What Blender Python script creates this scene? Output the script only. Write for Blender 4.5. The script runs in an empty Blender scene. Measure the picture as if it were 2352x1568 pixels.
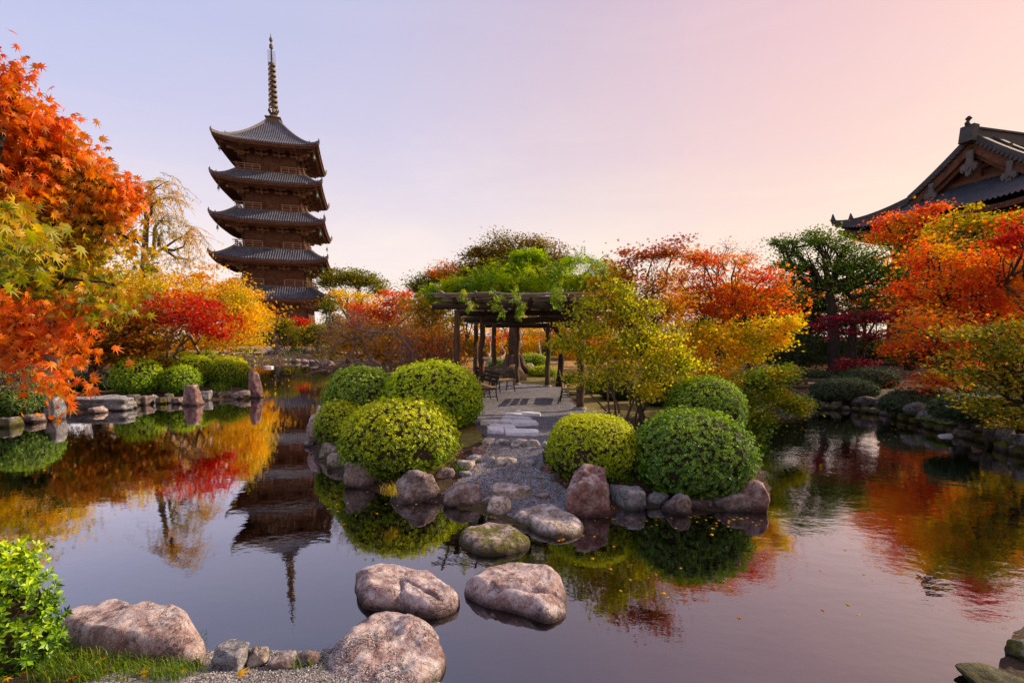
import bpy, bmesh, math, random
import numpy as np
from mathutils import Vector, Matrix
rnd = random.Random(7)
RG = np.random.default_rng(11)
sc = bpy.context.scene
COL = sc.collection
# ------------------------------------------------------------------ camera
W, H, F = 2352.0, 1568.0, 1100.0
CX, CY = 1176.0, 874.0
TH = math.radians(5.3); RO = math.radians(-0.4); CH = 2.4
def DD(d):
    """survey distance to scene distance"""
    return d if d < 4 else (d * 1.42 if d > 35 else 2200 / (2037.6 / d - 14))
def WP(p):
    x, d, z = p; D = DD(d); py = 758.7 - (z - 2.2) * 1132 / d; return np.array([x / d * D * 1.03, D, 2.4 + (773 - py) / 1100 * D])
fwd = np.array([0, math.cos(TH), -math.sin(TH)])
r0 = np.array([1., 0, 0]); u0 = np.array([0, math.sin(TH), math.cos(TH)])
rt = math.cos(RO) * r0 - math.sin(RO) * u0
up = math.cos(RO) * u0 + math.sin(RO) * r0
cam = bpy.data.cameras.new('camera'); co = bpy.data.objects.new('camera', cam); COL.objects.link(co)
cam.sensor_width = 36; cam.lens = F / W * 36; cam.shift_y = (CY - H / 2) / W
cam.clip_end = 3000; cam.clip_start = 0.05
M = Matrix(((rt[0], up[0], -fwd[0], 0), (rt[1], up[1], -fwd[1], 0), (rt[2], up[2], -fwd[2], CH), (0, 0, 0, 1)))
co.matrix_world = M
sc.camera = co
def ray(px, py): return fwd + rt * (px - CX) / F + up * (CY - py) / F
def P(px, py, d):
    r = ray(px, py); t = d / r[1]
    return np.array([r[0] * t, d, CH + r[2] * t])
def G(px, py, z=0.0):
    r = ray(px, py); t = (z - CH) / r[2]
    return np.array([r[0] * t, r[1] * t, z])
# ------------------------------------------------------------------ noise (numpy)
_perm = RG.permutation(512).astype(np.int64)
_val = RG.random(512)
def vnoise(p):
    p = np.asarray(p, float); i = np.floor(p).astype(np.int64); f = p - i; f = f * f * (3 - 2 * f)
    def h(a, b, c): return _val[_perm[(_perm[(_perm[a & 511] + b) & 511] + c) & 511]]
    r = 0
    for dx in (0, 1):
        wx = f[..., 0] if dx else 1 - f[..., 0]
        for dy in (0, 1):
            wy = f[..., 1] if dy else 1 - f[..., 1]
            for dz in (0, 1):
                wz = f[..., 2] if dz else 1 - f[..., 2]
                r = r + wx * wy * wz * h(i[..., 0] + dx, i[..., 1] + dy, i[..., 2] + dz)
    return r * 2 - 1
def fbm(p, o=3):
    p = np.asarray(p, float); r = 0; a = 1
    for k in range(o): r = r + a * vnoise(p * 2 ** k + 17.3 * k); a *= .5
    return r
# ------------------------------------------------------------------ objects
def tag(o, label=None, cat=None, group=None, kind=None):
    if label: o['label'] = label
    if cat: o['category'] = cat
    if group: o['group'] = group
    if kind: o['kind'] = kind
    return o
def thing(name, loc, label, cat, group=None):
    o = bpy.data.objects.new(name, None); COL.objects.link(o)
    o.location = tuple(float(v) for v in loc); o.empty_display_size = .2
    return tag(o, label, cat, group)
def origin_of(parent):
    v = np.zeros(3)
    while parent is not None:
        v = v + np.array(parent.location); parent = parent.parent
    return v
def link(name, me, mat, parent):
    o = bpy.data.objects.new(name, me); COL.objects.link(o)
    if mat: me.materials.append(mat)
    if parent is not None: o.parent = parent
    return o
def npmesh(name, V, polys_idx, sizes, mat, parent=None, smooth=False, org=None):
    """V (n,3); polys_idx flat loop indices; sizes per polygon. org: place the object's origin there"""
    V = np.asarray(V, float)
    if parent is not None: V = V - origin_of(parent)
    elif org is not None: V = V - np.asarray(org)
    me = bpy.data.meshes.new(name)
    me.vertices.add(len(V)); me.vertices.foreach_set('co', V.astype(np.float32).ravel())
    me.loops.add(len(polys_idx)); me.loops.foreach_set('vertex_index', np.asarray(polys_idx, np.int32))
    me.polygons.add(len(sizes)); st = np.concatenate([[0], np.cumsum(sizes)[:-1]]).astype(np.int32)
    me.polygons.foreach_set('loop_start', st)
    try: me.polygons.foreach_set('loop_total', np.asarray(sizes, np.int32))
    except Exception: pass
    me.polygons.foreach_set('use_smooth', np.full(len(sizes), smooth))
    me.update(calc_edges=True)
    o = link(name, me, mat, parent)
    if parent is None and org is not None: o.location = tuple(float(v) for v in org)
    return o
class MB:
    def __init__(s): s.v = []; s.f = []
    def box(s, c, size, R=None):
        b = len(s.v); hx, hy, hz = size[0] / 2, size[1] / 2, size[2] / 2
        for z in (-hz, hz):
            for x, y in ((-hx, -hy), (hx, -hy), (hx, hy), (-hx, hy)):
                p = np.array([x, y, z])
                if R is not None: p = R @ p
                s.v.append(p + c)
        for q in ((3, 2, 1, 0), (4, 5, 6, 7), (0, 1, 5, 4), (1, 2, 6, 5), (2, 3, 7, 6), (3, 0, 4, 7)):
            s.f.append([b + i for i in q])
    def beam(s, p0, p1, w, h, w1=None, h1=None):
        p0 = np.array(p0, float); p1 = np.array(p1, float); d = p1 - p0; L = np.linalg.norm(d)
        if L < 1e-6: return
        d /= L; sd = np.cross(d, [0, 0, 1.]); n = np.linalg.norm(sd)
        sd = np.array([1., 0, 0]) if n < 1e-3 else sd / n
        u = np.cross(sd, d); b = len(s.v)
        for p, ww, hh in ((p0, w, h), (p1, w1 or w, h1 or h)):
            for a, c in ((-1, -1), (1, -1), (1, 1), (-1, 1)): s.v.append(p + sd * a * ww / 2 + u * c * hh / 2)
        for q in ((3, 2, 1, 0), (4, 5, 6, 7), (0, 1, 5, 4), (1, 2, 6, 5), (2, 3, 7, 6), (3, 0, 4, 7)):
            s.f.append([b + i for i in q])
    def tube(s, pts, rad, n=6, cap=True, wob=0):
        pts = np.array(pts, float); m = len(pts)
        if np.isscalar(rad): rad = [rad] * m
        b = len(s.v); ref = np.array([0.13, 0.31, 0.94])
        for i in range(m):
            t = pts[min(i + 1, m - 1)] - pts[max(i - 1, 0)]; t = t / (np.linalg.norm(t) + 1e-9)
            if abs(t @ ref) > .95: ref = np.array([.9, .2, .1])
            a = np.cross(t, ref); a /= np.linalg.norm(a); c = np.cross(t, a)
            for k in range(n):
                an = 2 * math.pi * k / n; rr = rad[i] * (1 + wob * rnd.uniform(-1, 1))
                s.v.append(pts[i] + (a * math.cos(an) + c * math.sin(an)) * rr)
        for i in range(m - 1):
            for k in range(n):
                s.f.append([b + i * n + k, b + i * n + (k + 1) % n, b + (i + 1) * n + (k + 1) % n, b + (i + 1) * n + k])
        if cap:
            s.f.append([b + k for k in range(n)][::-1]); s.f.append([b + (m - 1) * n + k for k in range(n)])
    def lathe(s, c, prof, n=16):
        b = len(s.v)
        for r, z in prof:
            for k in range(n):
                a = 2 * math.pi * k / n; s.v.append(np.array([c[0] + r * math.cos(a), c[1] + r * math.sin(a), c[2] + z]))
        for i in range(len(prof) - 1):
            for k in range(n): s.f.append([b + i * n + k, b + i * n + (k + 1) % n, b + (i + 1) * n + (k + 1) % n, b + (i + 1) * n + k])
        s.f.append([b + k for k in range(n)][::-1]); s.f.append([b + (len(prof) - 1) * n + k for k in range(n)])
    def grid(s, A):
        """A (nu,nv,3) surface"""
        b = len(s.v); nu, nv = A.shape[:2]
        s.v.extend(list(A.reshape(-1, 3)))
        for i in range(nu - 1):
            for j in range(nv - 1):
                s.f.append([b + i * nv + j, b + (i + 1) * nv + j, b + (i + 1) * nv + j + 1, b + i * nv + j + 1])
    def build(s, name, mat, parent=None, smooth=False, org=None, T=None):
        V = np.array(s.v, float)
        if T is not None: V = T(V)
        idx = [i for f in s.f for i in f]; sz = [len(f) for f in s.f]
        return npmesh(name, V, idx, sz, mat, parent, smooth, org)
# ------------------------------------------------------------------ materials
def newmat(name):
    m = bpy.data.materials.new(name); m.use_nodes = True; nt = m.node_tree; nt.nodes.clear()
    out = nt.nodes.new('ShaderNodeOutputMaterial')
    return m, nt, out
def nd(nt, t, **kw):
    n = nt.nodes.new(t)
    for k, v in kw.items():
        if hasattr(n, k) and k not in ('inputs',): setattr(n, k, v)
        else: n.inputs[k.replace('_', ' ')].default_value = v
    return n
def lin(c):
    return tuple((x / 12.92 if x <= .04045 else ((x + .055) / 1.055) ** 2.4) for x in c)
def rgb(r, g, b): return lin((r / 255, g / 255, b / 255))
def ramp(nt, stops, interp='LINEAR'):
    n = nt.nodes.new('ShaderNodeValToRGB'); cr = n.color_ramp; cr.interpolation = interp
    while len(cr.elements) > 1: cr.elements.remove(cr.elements[-1])
    cr.elements[0].position = stops[0][0]; cr.elements[0].color = (*stops[0][1], 1)
    for p, c in stops[1:]:
        e = cr.elements.new(p); e.color = (*c, 1)
    return n
def noise(nt, vec, scale, detail=4, rough=.6, dist=0):
    n = nt.nodes.new('ShaderNodeTexNoise'); n.inputs['Scale'].default_value = scale
    n.inputs['Detail'].default_value = detail; n.inputs['Roughness'].default_value = rough
    n.inputs['Distortion'].default_value = dist
    if vec is not None: nt.links.new(vec, n.inputs['Vector'])
    return n
def maprange(nt, val, a, b, c=0, d=1, clamp=True):
    n = nt.nodes.new('ShaderNodeMapRange'); n.clamp = clamp
    for i, v in ((1, a), (2, b), (3, c), (4, d)): n.inputs[i].default_value = v
    nt.links.new(val, n.inputs[0]); return n.outputs[0]
def mth(nt, op, a, b=None):
    n = nt.nodes.new('ShaderNodeMath'); n.operation = op
    for i, x in enumerate((a, b)):
        if x is None: continue
        if isinstance(x, (int, float)): n.inputs[i].default_value = x
        else: nt.links.new(x, n.inputs[i])
    return n.outputs[0]
def mixc(nt, fac, a, b, mode='MIX'):
    n = nt.nodes.new('ShaderNodeMix'); n.data_type = 'RGBA'; n.blend_type = mode
    for i, x in ((0, fac), (6, a), (7, b)):
        if isinstance(x, (int, float)): n.inputs[i].default_value = x
        elif isinstance(x, tuple): n.inputs[i].default_value = (*x, 1)
        else: nt.links.new(x, n.inputs[i])
    return n.outputs[2]
def pos(nt): return nt.nodes.new('ShaderNodeNewGeometry')
def principled(nt, out, col, rough=.8, bump=None, bstr=.5, bdist=.02, spec=.3, metal=0):
    b = nt.nodes.new('ShaderNodeBsdfPrincipled')
    if isinstance(col, tuple): b.inputs['Base Color'].default_value = (*col, 1)
    else: nt.links.new(col, b.inputs['Base Color'])
    if isinstance(rough, (int, float)): b.inputs['Roughness'].default_value = rough
    else: nt.links.new(rough, b.inputs['Roughness'])
    b.inputs['Specular IOR Level'].default_value = spec; b.inputs['Metallic'].default_value = metal
    if bump is not None:
        bp = nt.nodes.new('ShaderNodeBump'); bp.inputs['Strength'].default_value = bstr; bp.inputs['Distance'].default_value = bdist
        nt.links.new(bump, bp.inputs['Height']); nt.links.new(bp.outputs[0], b.inputs['Normal'])
    nt.links.new(b.outputs[0], out.inputs['Surface']); return b
def leafmat(name, cols, scale=1.2, wn=.6, wr=.4, zg=None, trans=.5, gloss=.025):
    m, nt, out = newmat(name); g = pos(nt)
    n = noise(nt, g.outputs['Position'], scale, 2)
    a = mth(nt, 'MULTIPLY', maprange(nt, n.outputs[0], .3, .7), wn)
    b = mth(nt, 'MULTIPLY', g.outputs['Random Per Island'], wr)
    f = mth(nt, 'ADD', a, b)
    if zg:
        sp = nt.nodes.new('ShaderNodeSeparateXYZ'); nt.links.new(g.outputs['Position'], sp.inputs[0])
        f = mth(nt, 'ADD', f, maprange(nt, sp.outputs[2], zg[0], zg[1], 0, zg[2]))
    k = len(cols); rp = ramp(nt, [(i / max(1, k - 1), c) for i, c in enumerate(cols)])
    nt.links.new(f, rp.inputs[0])
    hs = nt.nodes.new('ShaderNodeHueSaturation'); nt.links.new(rp.outputs[0], hs.inputs['Color'])
    v = maprange(nt, g.outputs['Random Per Island'], 0, 1, .6, 1.3); nt.links.new(v, hs.inputs['Value']); hs.inputs['Saturation'].default_value = 1.12
    d = nt.nodes.new('ShaderNodeBsdfDiffuse'); t = nt.nodes.new('ShaderNodeBsdfTranslucent')
    nt.links.new(hs.outputs[0], d.inputs[0])
    sat = nt.nodes.new('ShaderNodeHueSaturation'); sat.inputs['Saturation'].default_value = 1.1; sat.inputs['Value'].default_value = 1.35
    nt.links.new(hs.outputs[0], sat.inputs['Color']); nt.links.new(sat.outputs[0], t.inputs[0])
    mx = nt.nodes.new('ShaderNodeMixShader'); mx.inputs[0].default_value = trans
    nt.links.new(d.outputs[0], mx.inputs[1]); nt.links.new(t.outputs[0], mx.inputs[2])
    gl = nt.nodes.new('ShaderNodeBsdfGlossy'); gl.inputs['Roughness'].default_value = .45; gl.inputs[0].default_value = (.9, .9, .9, 1)
    m2 = nt.nodes.new('ShaderNodeMixShader'); m2.inputs[0].default_value = gloss
    nt.links.new(mx.outputs[0], m2.inputs[1]); nt.links.new(gl.outputs[0], m2.inputs[2])
    nt.links.new(m2.outputs[0], out.inputs['Surface']); return m
def barkmat(name, c1, c2, scale=8, sz=.25):
    m, nt, out = newmat(name); g = pos(nt)
    mp = nt.nodes.new('ShaderNodeMapping'); mp.inputs['Scale'].default_value = (1, 1, sz)
    nt.links.new(g.outputs['Position'], mp.inputs[0])
    n = noise(nt, mp.outputs[0], scale * 2, 6, .7); rp = ramp(nt, [(.3, c1), (.7, c2)]); nt.links.new(n.outputs[0], rp.inputs[0])
    n2 = noise(nt, g.outputs['Position'], 1.3, 2); c = mixc(nt, maprange(nt, n2.outputs[0], .4, .7, 0, .5), rp.outputs[0], tuple(x * .5 for x in c1))
    principled(nt, out, c, .9, n.outputs[0], .8, .03); return m
def rockmat(name, dark, mid, light, moss=0.0, lichen_light=.35, sc_=1.0, mossc=None):
    m, nt, out = newmat(name); g = pos(nt); ps = g.outputs['Position']
    n1 = noise(nt, ps, 3.2 * sc_, 7, .65, .6); rp = ramp(nt, [(.27, dark), (.48, mid), (.72, light)]); nt.links.new(n1.outputs[0], rp.inputs[0])
    n2 = noise(nt, ps, 26 * sc_, 6, .75); c = mixc(nt, .75, rp.outputs[0], maprange(nt, n2.outputs[0], .32, .68, .15, 1.6), 'MULTIPLY')
    n6 = noise(nt, ps, 90 * sc_, 3, .7); c = mixc(nt, .5, c, maprange(nt, n6.outputs[0], .35, .65, .45, 1.35), 'MULTIPLY')
    sp = nt.nodes.new('ShaderNodeSeparateXYZ'); nt.links.new(g.outputs['Normal'], sp.inputs[0])
    n3 = noise(nt, ps, 7 * sc_, 5, .7)
    # pale lichen patches plus top light painted on the faces that look up
    fl = mth(nt, 'MULTIPLY', maprange(nt, n3.outputs[0], .45, .62), maprange(nt, sp.outputs[2], -.2, .8, .15, 1))
    c = mixc(nt, mth(nt, 'MULTIPLY', fl, lichen_light), c, (.78, .70, .68))
    # cracks
    vo = nt.nodes.new('ShaderNodeTexVoronoi'); vo.feature = 'DISTANCE_TO_EDGE'; vo.inputs['Scale'].default_value = 1.9 * sc_
    dv = nt.nodes.new('ShaderNodeVectorMath'); dv.operation = 'ADD'; nt.links.new(ps, dv.inputs[0])
    nn = noise(nt, ps, 4, 5); nt.links.new(nn.outputs['Color'], dv.inputs[1]); nt.links.new(dv.outputs[0], vo.inputs['Vector'])
    cr = maprange(nt, vo.outputs['Distance'], 0, .025); c = mixc(nt, mth(nt, 'MULTIPLY', mth(nt, 'SUBTRACT', 1.0, cr), .45), c, (.03, .025, .02))
    if moss:
        n4 = noise(nt, ps, 4.5, 5, .7); sz = nt.nodes.new('ShaderNodeSeparateXYZ'); nt.links.new(ps, sz.inputs[0])
        lowz = maprange(nt, sz.outputs[2], .05, .32, .20 * min(1, moss), 0.0); q = mth(nt, 'ADD', n4.outputs[0], lowz)
        mf = maprange(nt, q, .66 - moss * .12, .76 - moss * .12); mc = noise(nt, ps, 30, 3)
        rm = ramp(nt, [(.3, (.05, .06, .01)), (.7, (.22, .20, .03))]); nt.links.new(mc.outputs[0], rm.inputs[0])
        c = mixc(nt, mf, c, rm.outputs[0])
    # wet dark band just above the water
    sz2 = nt.nodes.new('ShaderNodeSeparateXYZ'); nt.links.new(ps, sz2.inputs[0])
    wet = maprange(nt, mth(nt, 'ADD', sz2.outputs[2], maprange(nt, n3.outputs[0], .3, .7, -.025, .025)), .02, .10, .85, 0)
    c = mixc(nt, wet, c, tuple(x * .3 for x in dark))
    hgt = mth(nt, 'ADD', mth(nt, 'MULTIPLY', n1.outputs[0], 1.2), mth(nt, 'ADD', mth(nt, 'MULTIPLY', n2.outputs[0], .5), mth(nt, 'MULTIPLY', cr, .25)))
    hgt = mth(nt, 'ADD', hgt, mth(nt, 'MULTIPLY', n6.outputs[0], .12)); principled(nt, out, c, .85, hgt, 1.0, .075); return m
def plainmat(name, col, rough=.7, var=.3, scale=6, bstr=.3, spec=.3, metal=0, bd=.01):
    m, nt, out = newmat(name); g = pos(nt); n = noise(nt, g.outputs['Position'], scale, 5, .65)
    c = mixc(nt, 1.0, col, maprange(nt, n.outputs[0], .3, .7, 1 - var, 1 + var), 'MULTIPLY')
    principled(nt, out, c, rough, n.outputs[0], bstr, bd, spec, metal); return m
O = {}
O['wood_dark'] = barkmat('weathered_dark_timber', (.075, .03, .018), (.21, .09, .048), 1.2, 1)
O['wood_rail'] = plainmat('pale_timber', (.28, .15, .09), .8, .3, 3)
O['plank'] = plainmat('plank_wall', (.12, .052, .03), .8, .35, 2)
O['bronze'] = plainmat('aged_bronze', (.13, .085, .05), .65, .35, 2, spec=.5, metal=.4)
O['bell'] = plainmat('green_bronze', (.12, .22, .17), .6, .3, 5)
O['ridge'] = plainmat('ridge_tile', (.15, .135, .14), .7, .35, 2)
O['pend'] = plainmat('bleached_gable_wood', (.11, .09, .082), .85, .35, 3)
def tilemat(nm='roof_tile', k_=1.0):
    m, nt, out = newmat(nm); g = pos(nt)
    n = noise(nt, g.outputs['Position'], 1.2, 6, .7); rp = ramp(nt, [(.3, (.06 * k_, .066 * k_, .085 * k_)), (.55, (.135 * k_, .145 * k_, .185 * k_)), (.8, (.25 * k_, .25 * k_, .28 * k_))]); nt.links.new(n.outputs[0], rp.inputs[0])
    n2 = noise(nt, g.outputs['Position'], 9, 3); c = mixc(nt, .7, rp.outputs[0], maprange(nt, n2.outputs[0], .3, .7, .5, 1.5), 'MULTIPLY')
    principled(nt, out, c, .55, n2.outputs[0], .3, .03, .5); return m
O['tile'] = tilemat('roof_tile', .8); O['tile_dark'] = tilemat('dark_roof_tile', .28); O['ridge_dark'] = plainmat('dark_ridge_tile', (.06, .052, .05), .7, .35, 2)  # darker copies of the tile tones for the temple hall
O['post'] = barkmat('pergola_post_wood', (.035, .022, .014), (.17, .10, .06), 9, .12)
O['log'] = barkmat('pergola_log_wood', (.028, .02, .014), (.09, .055, .035), 7, 1)
O['bamboo'] = plainmat('bamboo_cane', (.22, .17, .115), .5, .35, 5)
O['stone_base'] = plainmat('stone_footing', (.26, .24, .22), .9, .3, 12)
O['bench_metal'] = plainmat('bench_iron', (.018, .016, .015), .5, .2, 8)
O['slat'] = plainmat('bench_slat_wood', (.34, .22, .12), .7, .3, 14)
O['slatdark'] = plainmat('bench_back_wood', (.03, .022, .016), .6, .3, 14)
O['slab'] = plainmat('paving_slab_stone', (.70, .70, .72), .8, .22, 18, .5, bd=.01)
O['bark'] = barkmat('grey_brown_bark', (.045, .032, .024), (.16, .115, .085), 8)
O['barkpale'] = barkmat('pale_smooth_bark', (.20, .13, .085), (.45, .33, .24), 6)
O['barkdark'] = barkmat('dark_bark', (.016, .012, .009), (.06, .042, .03), 8)
O['twig'] = barkmat('reddish_twig_bark', (.12, .07, .05), (.34, .22, .17), 10)
O['rock_pink'] = rockmat('pinkish_granite', (.17, .095, .085), (.44, .29, .27), (.68, .55, .53), 0, .8)
O['rock_brown'] = rockmat('brown_stone', (.09, .065, .055), (.24, .17, .15), (.42, .34, .31), .15, .4)
O['rock_moss'] = rockmat('mossy_stone', (.12, .085, .06), (.32, .24, .19), (.50, .43, .38), .75, .5)
O['rock_grey'] = rockmat('grey_stone', (.10, .10, .11), (.26, .26, .28), (.48, .48, .50), .1, .5)
O['rock_red'] = rockmat('reddish_stone', (.11, .045, .038), (.27, .13, .11), (.42, .27, .25), .1, .55)
O['rock_tan'] = rockmat('tan_stone', (.20, .14, .09), (.46, .37, .29), (.66, .60, .52), 0, .9)
O['rock_dark'] = rockmat('dark_bank_stone', (.04, .036, .034), (.13, .115, .11), (.26, .24, .24), .9, .3)
def gravelmat(name, cols, s=70):
    m, nt, out = newmat(name); g = pos(nt); ps = g.outputs['Position']
    vo = nt.nodes.new('ShaderNodeTexVoronoi'); vo.inputs['Scale'].default_value = s; nt.links.new(ps, vo.inputs['Vector'])
    sp = nt.nodes.new('ShaderNodeSeparateColor'); nt.links.new(vo.outputs['Color'], sp.inputs[0])
    k = len(cols); rp = ramp(nt, [(i / (k - 1), c) for i, c in enumerate(cols)]); nt.links.new(sp.outputs[0], rp.inputs[0])
    n = noise(nt, ps, .9, 4); c = mixc(nt, .6, rp.outputs[0], maprange(nt, n.outputs[0], .3, .7, .6, 1.35), 'MULTIPLY')
    n2 = noise(nt, ps, 14, 4); c = mixc(nt, .6, c, maprange(nt, n2.outputs[0], .35, .65, .6, 1.3), 'MULTIPLY')
    # fine yellow and brown leaf litter
    n3 = noise(nt, ps, 2.2, 5, .75); c = mixc(nt, maprange(nt, n3.outputs[0], .60, .70, 0, .5), c, (.20, .13, .05))
    hd = mth(nt, 'ADD', mth(nt, 'MULTIPLY', vo.outputs['Distance'], -1.0), mth(nt, 'MULTIPLY', n2.outputs[0], .3))
    principled(nt, out, c, .9, hd, 1.0, .012); return m
O['gravel'] = gravelmat('grey_gravel', [(.05, .05, .06), (.14, .14, .16), (.22, .21, .23), (.36, .35, .37)])
O['pebble'] = gravelmat('shore_pebbles', [(.04, .04, .045), (.18, .17, .18), (.30, .27, .25), (.55, .53, .52)], 95)
O['court'] = gravelmat('pale_court_sand', [(.42, .34, .28), (.5, .42, .36), (.58, .5, .44)], 20)
def groundmat():
    m, nt, out = newmat('garden_soil'); g = pos(nt); ps = g.outputs['Position']
    n = noise(nt, ps, 1.1, 6, .7); rp = ramp(nt, [(.3, (.025, .016, .009)), (.5, (.06, .038, .02)), (.62, (.09, .08, .02)), (.75, (.16, .15, .035))]); nt.links.new(n.outputs[0], rp.inputs[0])
    n2 = noise(nt, ps, 22, 4, .7); c = mixc(nt, .8, rp.outputs[0], maprange(nt, n2.outputs[0], .3, .7, .4, 1.6), 'MULTIPLY')
    vo = nt.nodes.new('ShaderNodeTexVoronoi'); vo.inputs['Scale'].default_value = 16; nt.links.new(ps, vo.inputs['Vector'])
    lf = maprange(nt, vo.outputs['Distance'], .22, .26, 1, 0); sp = nt.nodes.new('ShaderNodeSeparateColor'); nt.links.new(vo.outputs['Color'], sp.inputs[0])
    rl = ramp(nt, [(0, (.30, .06, .02)), (.5, (.42, .18, .03)), (1, (.20, .10, .05))]); nt.links.new(sp.outputs[1], rl.inputs[0])
    lf = mth(nt, 'MULTIPLY', lf, maprange(nt, sp.outputs[0], .55, .6)); c = mixc(nt, lf, c, rl.outputs[0])
    principled(nt, out, c, .95, n2.outputs[0], .8, .04); return m
O['ground'] = groundmat()
O['mossy'] = plainmat('moss_ground', (.17, .14, .03), .95, .5, 9, .8, bd=.02)
O['grass'] = leafmat('grass_blades', [(.03, .07, .008), (.09, .17, .012), (.24, .28, .03)], 2, .5, .5, trans=.35)
O['fern'] = leafmat('fern_fronds', [(.05, .12, .015), (.10, .20, .02), (.16, .26, .03)], 2, .5, .5, trans=.35)
O['litter'] = leafmat('fallen_leaves', [(.45, .07, .02), (.55, .22, .03), (.5, .35, .05), (.25, .10, .04)], 2, .3, .7, trans=.2)
# foliage colours
RED, ORG, AMB, YEL = (.50, .03, .02), (.66, .13, .02), (.72, .28, .02), (.74, .46, .03)
OLV, GRN, DGR = (.26, .24, .03), (.10, .17, .02), (.025, .055, .012)
O['az_lime'] = leafmat('azalea_lime', [(.02, .06, .006), (.06, .16, .008), (.20, .38, .010), (.52, .64, .015), (.66, .74, .02)], 3.5, .22, .42, zg=(.35, 1.7, .5), trans=.35, gloss=.03)  # top light and lower shade painted by height, mixed with yellow new growth
O['az_yellow'] = leafmat('azalea_yellow', [(.03, .06, .006), (.10, .17, .008), (.24, .36, .010), (.54, .60, .012), (.76, .76, .02)], 4, .22, .42, zg=(.3, 1.15, .5), trans=.35, gloss=.03)  # height ramp paints a lit top and shaded sides over the new growth
O['az_green'] = leafmat('azalea_green', [(.02, .05, .006), (.06, .16, .008), (.19, .34, .010), (.46, .56, .015)], 4, .25, .42, zg=(.3, 1.5, .4), trans=.32, gloss=.045)  # greener leaves, same painted shading by height plus new growth
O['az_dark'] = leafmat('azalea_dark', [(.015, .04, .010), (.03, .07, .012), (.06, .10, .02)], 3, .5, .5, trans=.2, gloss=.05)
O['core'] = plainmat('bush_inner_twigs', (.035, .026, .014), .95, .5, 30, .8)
O['mapleT'] = leafmat('maple_orange_to_green', [(.06, .12, .004), (.15, .22, .004), (.38, .34, .005), (.68, .30, .006), (.72, .17, .006), (.70, .12, .006), (.58, .06, .006)], 2.6, .36, .22, zg=(2.75, 3.85, .55), trans=.55)
O['mapleO'] = leafmat('maple_salmon_orange', [(.84, .34, .04), (.80, .25, .03), (.68, .12, .02), (.84, .44, .04)], 3, .5, .5, trans=.5)
O['yellow'] = leafmat('leaf_golden', [(.18, .24, .015), (.44, .40, .02), (.74, .50, .02), (.84, .52, .03), (.78, .30, .02)], .6, .7, .3, trans=.55)
O['amber'] = leafmat('leaf_amber', [(.30, .24, .015), (.62, .30, .015), (.78, .40, .02), (.80, .50, .03), (.74, .22, .02), (.56, .12, .02)], .6, .7, .3, trans=.55)
O['orange'] = leafmat('leaf_orange', [(.38, .28, .02), (.68, .32, .02), (.72, .18, .03), (.62, .08, .03), (.34, .05, .03)], 1.4, .65, .35, trans=.5)
O['red'] = leafmat('leaf_crimson', [(.34, .015, .02), (.60, .04, .03), (.72, .13, .05)], 1.4, .5, .5, trans=.5)
O['redorange'] = leafmat('leaf_red_orange', [(.28, .30, .02), (.60, .42, .03), (.80, .36, .04), (.80, .20, .05), (.64, .07, .04), (.80, .26, .07), (.74, .46, .04)], .75, .72, .28, trans=.45)
O['darkolive'] = leafmat('leaf_shaded_olive_gold', [(.05, .09, .012), (.14, .17, .015), (.34, .27, .02), (.44, .22, .02)], 1.3, .6, .4, trans=.4)  # darkened copy of the olive leaf colours, shade put into the colour
O['rustamber'] = leafmat('leaf_rust_amber', [(.12, .11, .015), (.34, .24, .02), (.60, .34, .02), (.64, .22, .03), (.40, .12, .02)], 1.3, .6, .4, trans=.45)
O['olive'] = leafmat('leaf_olive', [(.16, .17, .015), (.34, .30, .02), (.58, .40, .03), (.56, .26, .03)], 1.3, .6, .4, trans=.45)
O['green'] = leafmat('leaf_green', [(.045, .09, .012), (.11, .19, .018), (.22, .29, .02), (.34, .33, .03)], 1.4, .5, .5, trans=.4)
O['brightgreen'] = leafmat('leaf_wisteria', [(.04, .10, .008), (.11, .24, .01), (.22, .36, .012), (.42, .48, .03), (.56, .42, .03)], 2.2, .5, .5, trans=.5)
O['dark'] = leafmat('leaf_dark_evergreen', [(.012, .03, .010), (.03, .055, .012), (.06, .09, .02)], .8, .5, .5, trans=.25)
O['evergreen'] = leafmat('leaf_evergreen_oak', [(.025, .06, .012), (.08, .15, .018), (.17, .26, .025), (.28, .26, .03)], 1.2, .5, .5, trans=.3)
O['camphor'] = leafmat('leaf_bronze_green', [(.06, .08, .012), (.16, .17, .02), (.32, .18, .03), (.22, .26, .025)], 1.2, .5, .5, trans=.4)
O['goldgreen'] = leafmat('leaf_gold_green', [(.06, .09, .012), (.18, .19, .02), (.42, .36, .03)], .35, .6, .4, trans=.4)
O['brownred'] = leafmat('leaf_brown_red', [(.12, .13, .015), (.28, .18, .02), (.40, .12, .02), (.50, .22, .03)], 1.4, .6, .4, trans=.4)
O['mixmaple'] = leafmat('leaf_green_rust', [(.14, .22, .015), (.30, .32, .02), (.48, .28, .03), (.46, .10, .03), (.32, .07, .03)], 1.3, .35, .25, zg=(2.2, 4.6, .5), trans=.45)
O['yelshrub'] = leafmat('leaf_yellow_shrub', [(.12, .18, .012), (.26, .31, .015), (.48, .46, .02), (.60, .48, .03), (.52, .28, .02)], 1.8, .5, .5, trans=.5)
O['yelorange'] = leafmat('leaf_yellow_orange', [(.20, .28, .02), (.50, .50, .03), (.84, .64, .05), (.86, .44, .06), (.80, .20, .06)], 1.3, .6, .4, trans=.5)
O['droop'] = leafmat('leaf_teal_to_orange', [(.04, .12, .06), (.12, .24, .04), (.40, .40, .04), (.76, .40, .06)], 2.0, .65, .3, trans=.45)
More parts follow.
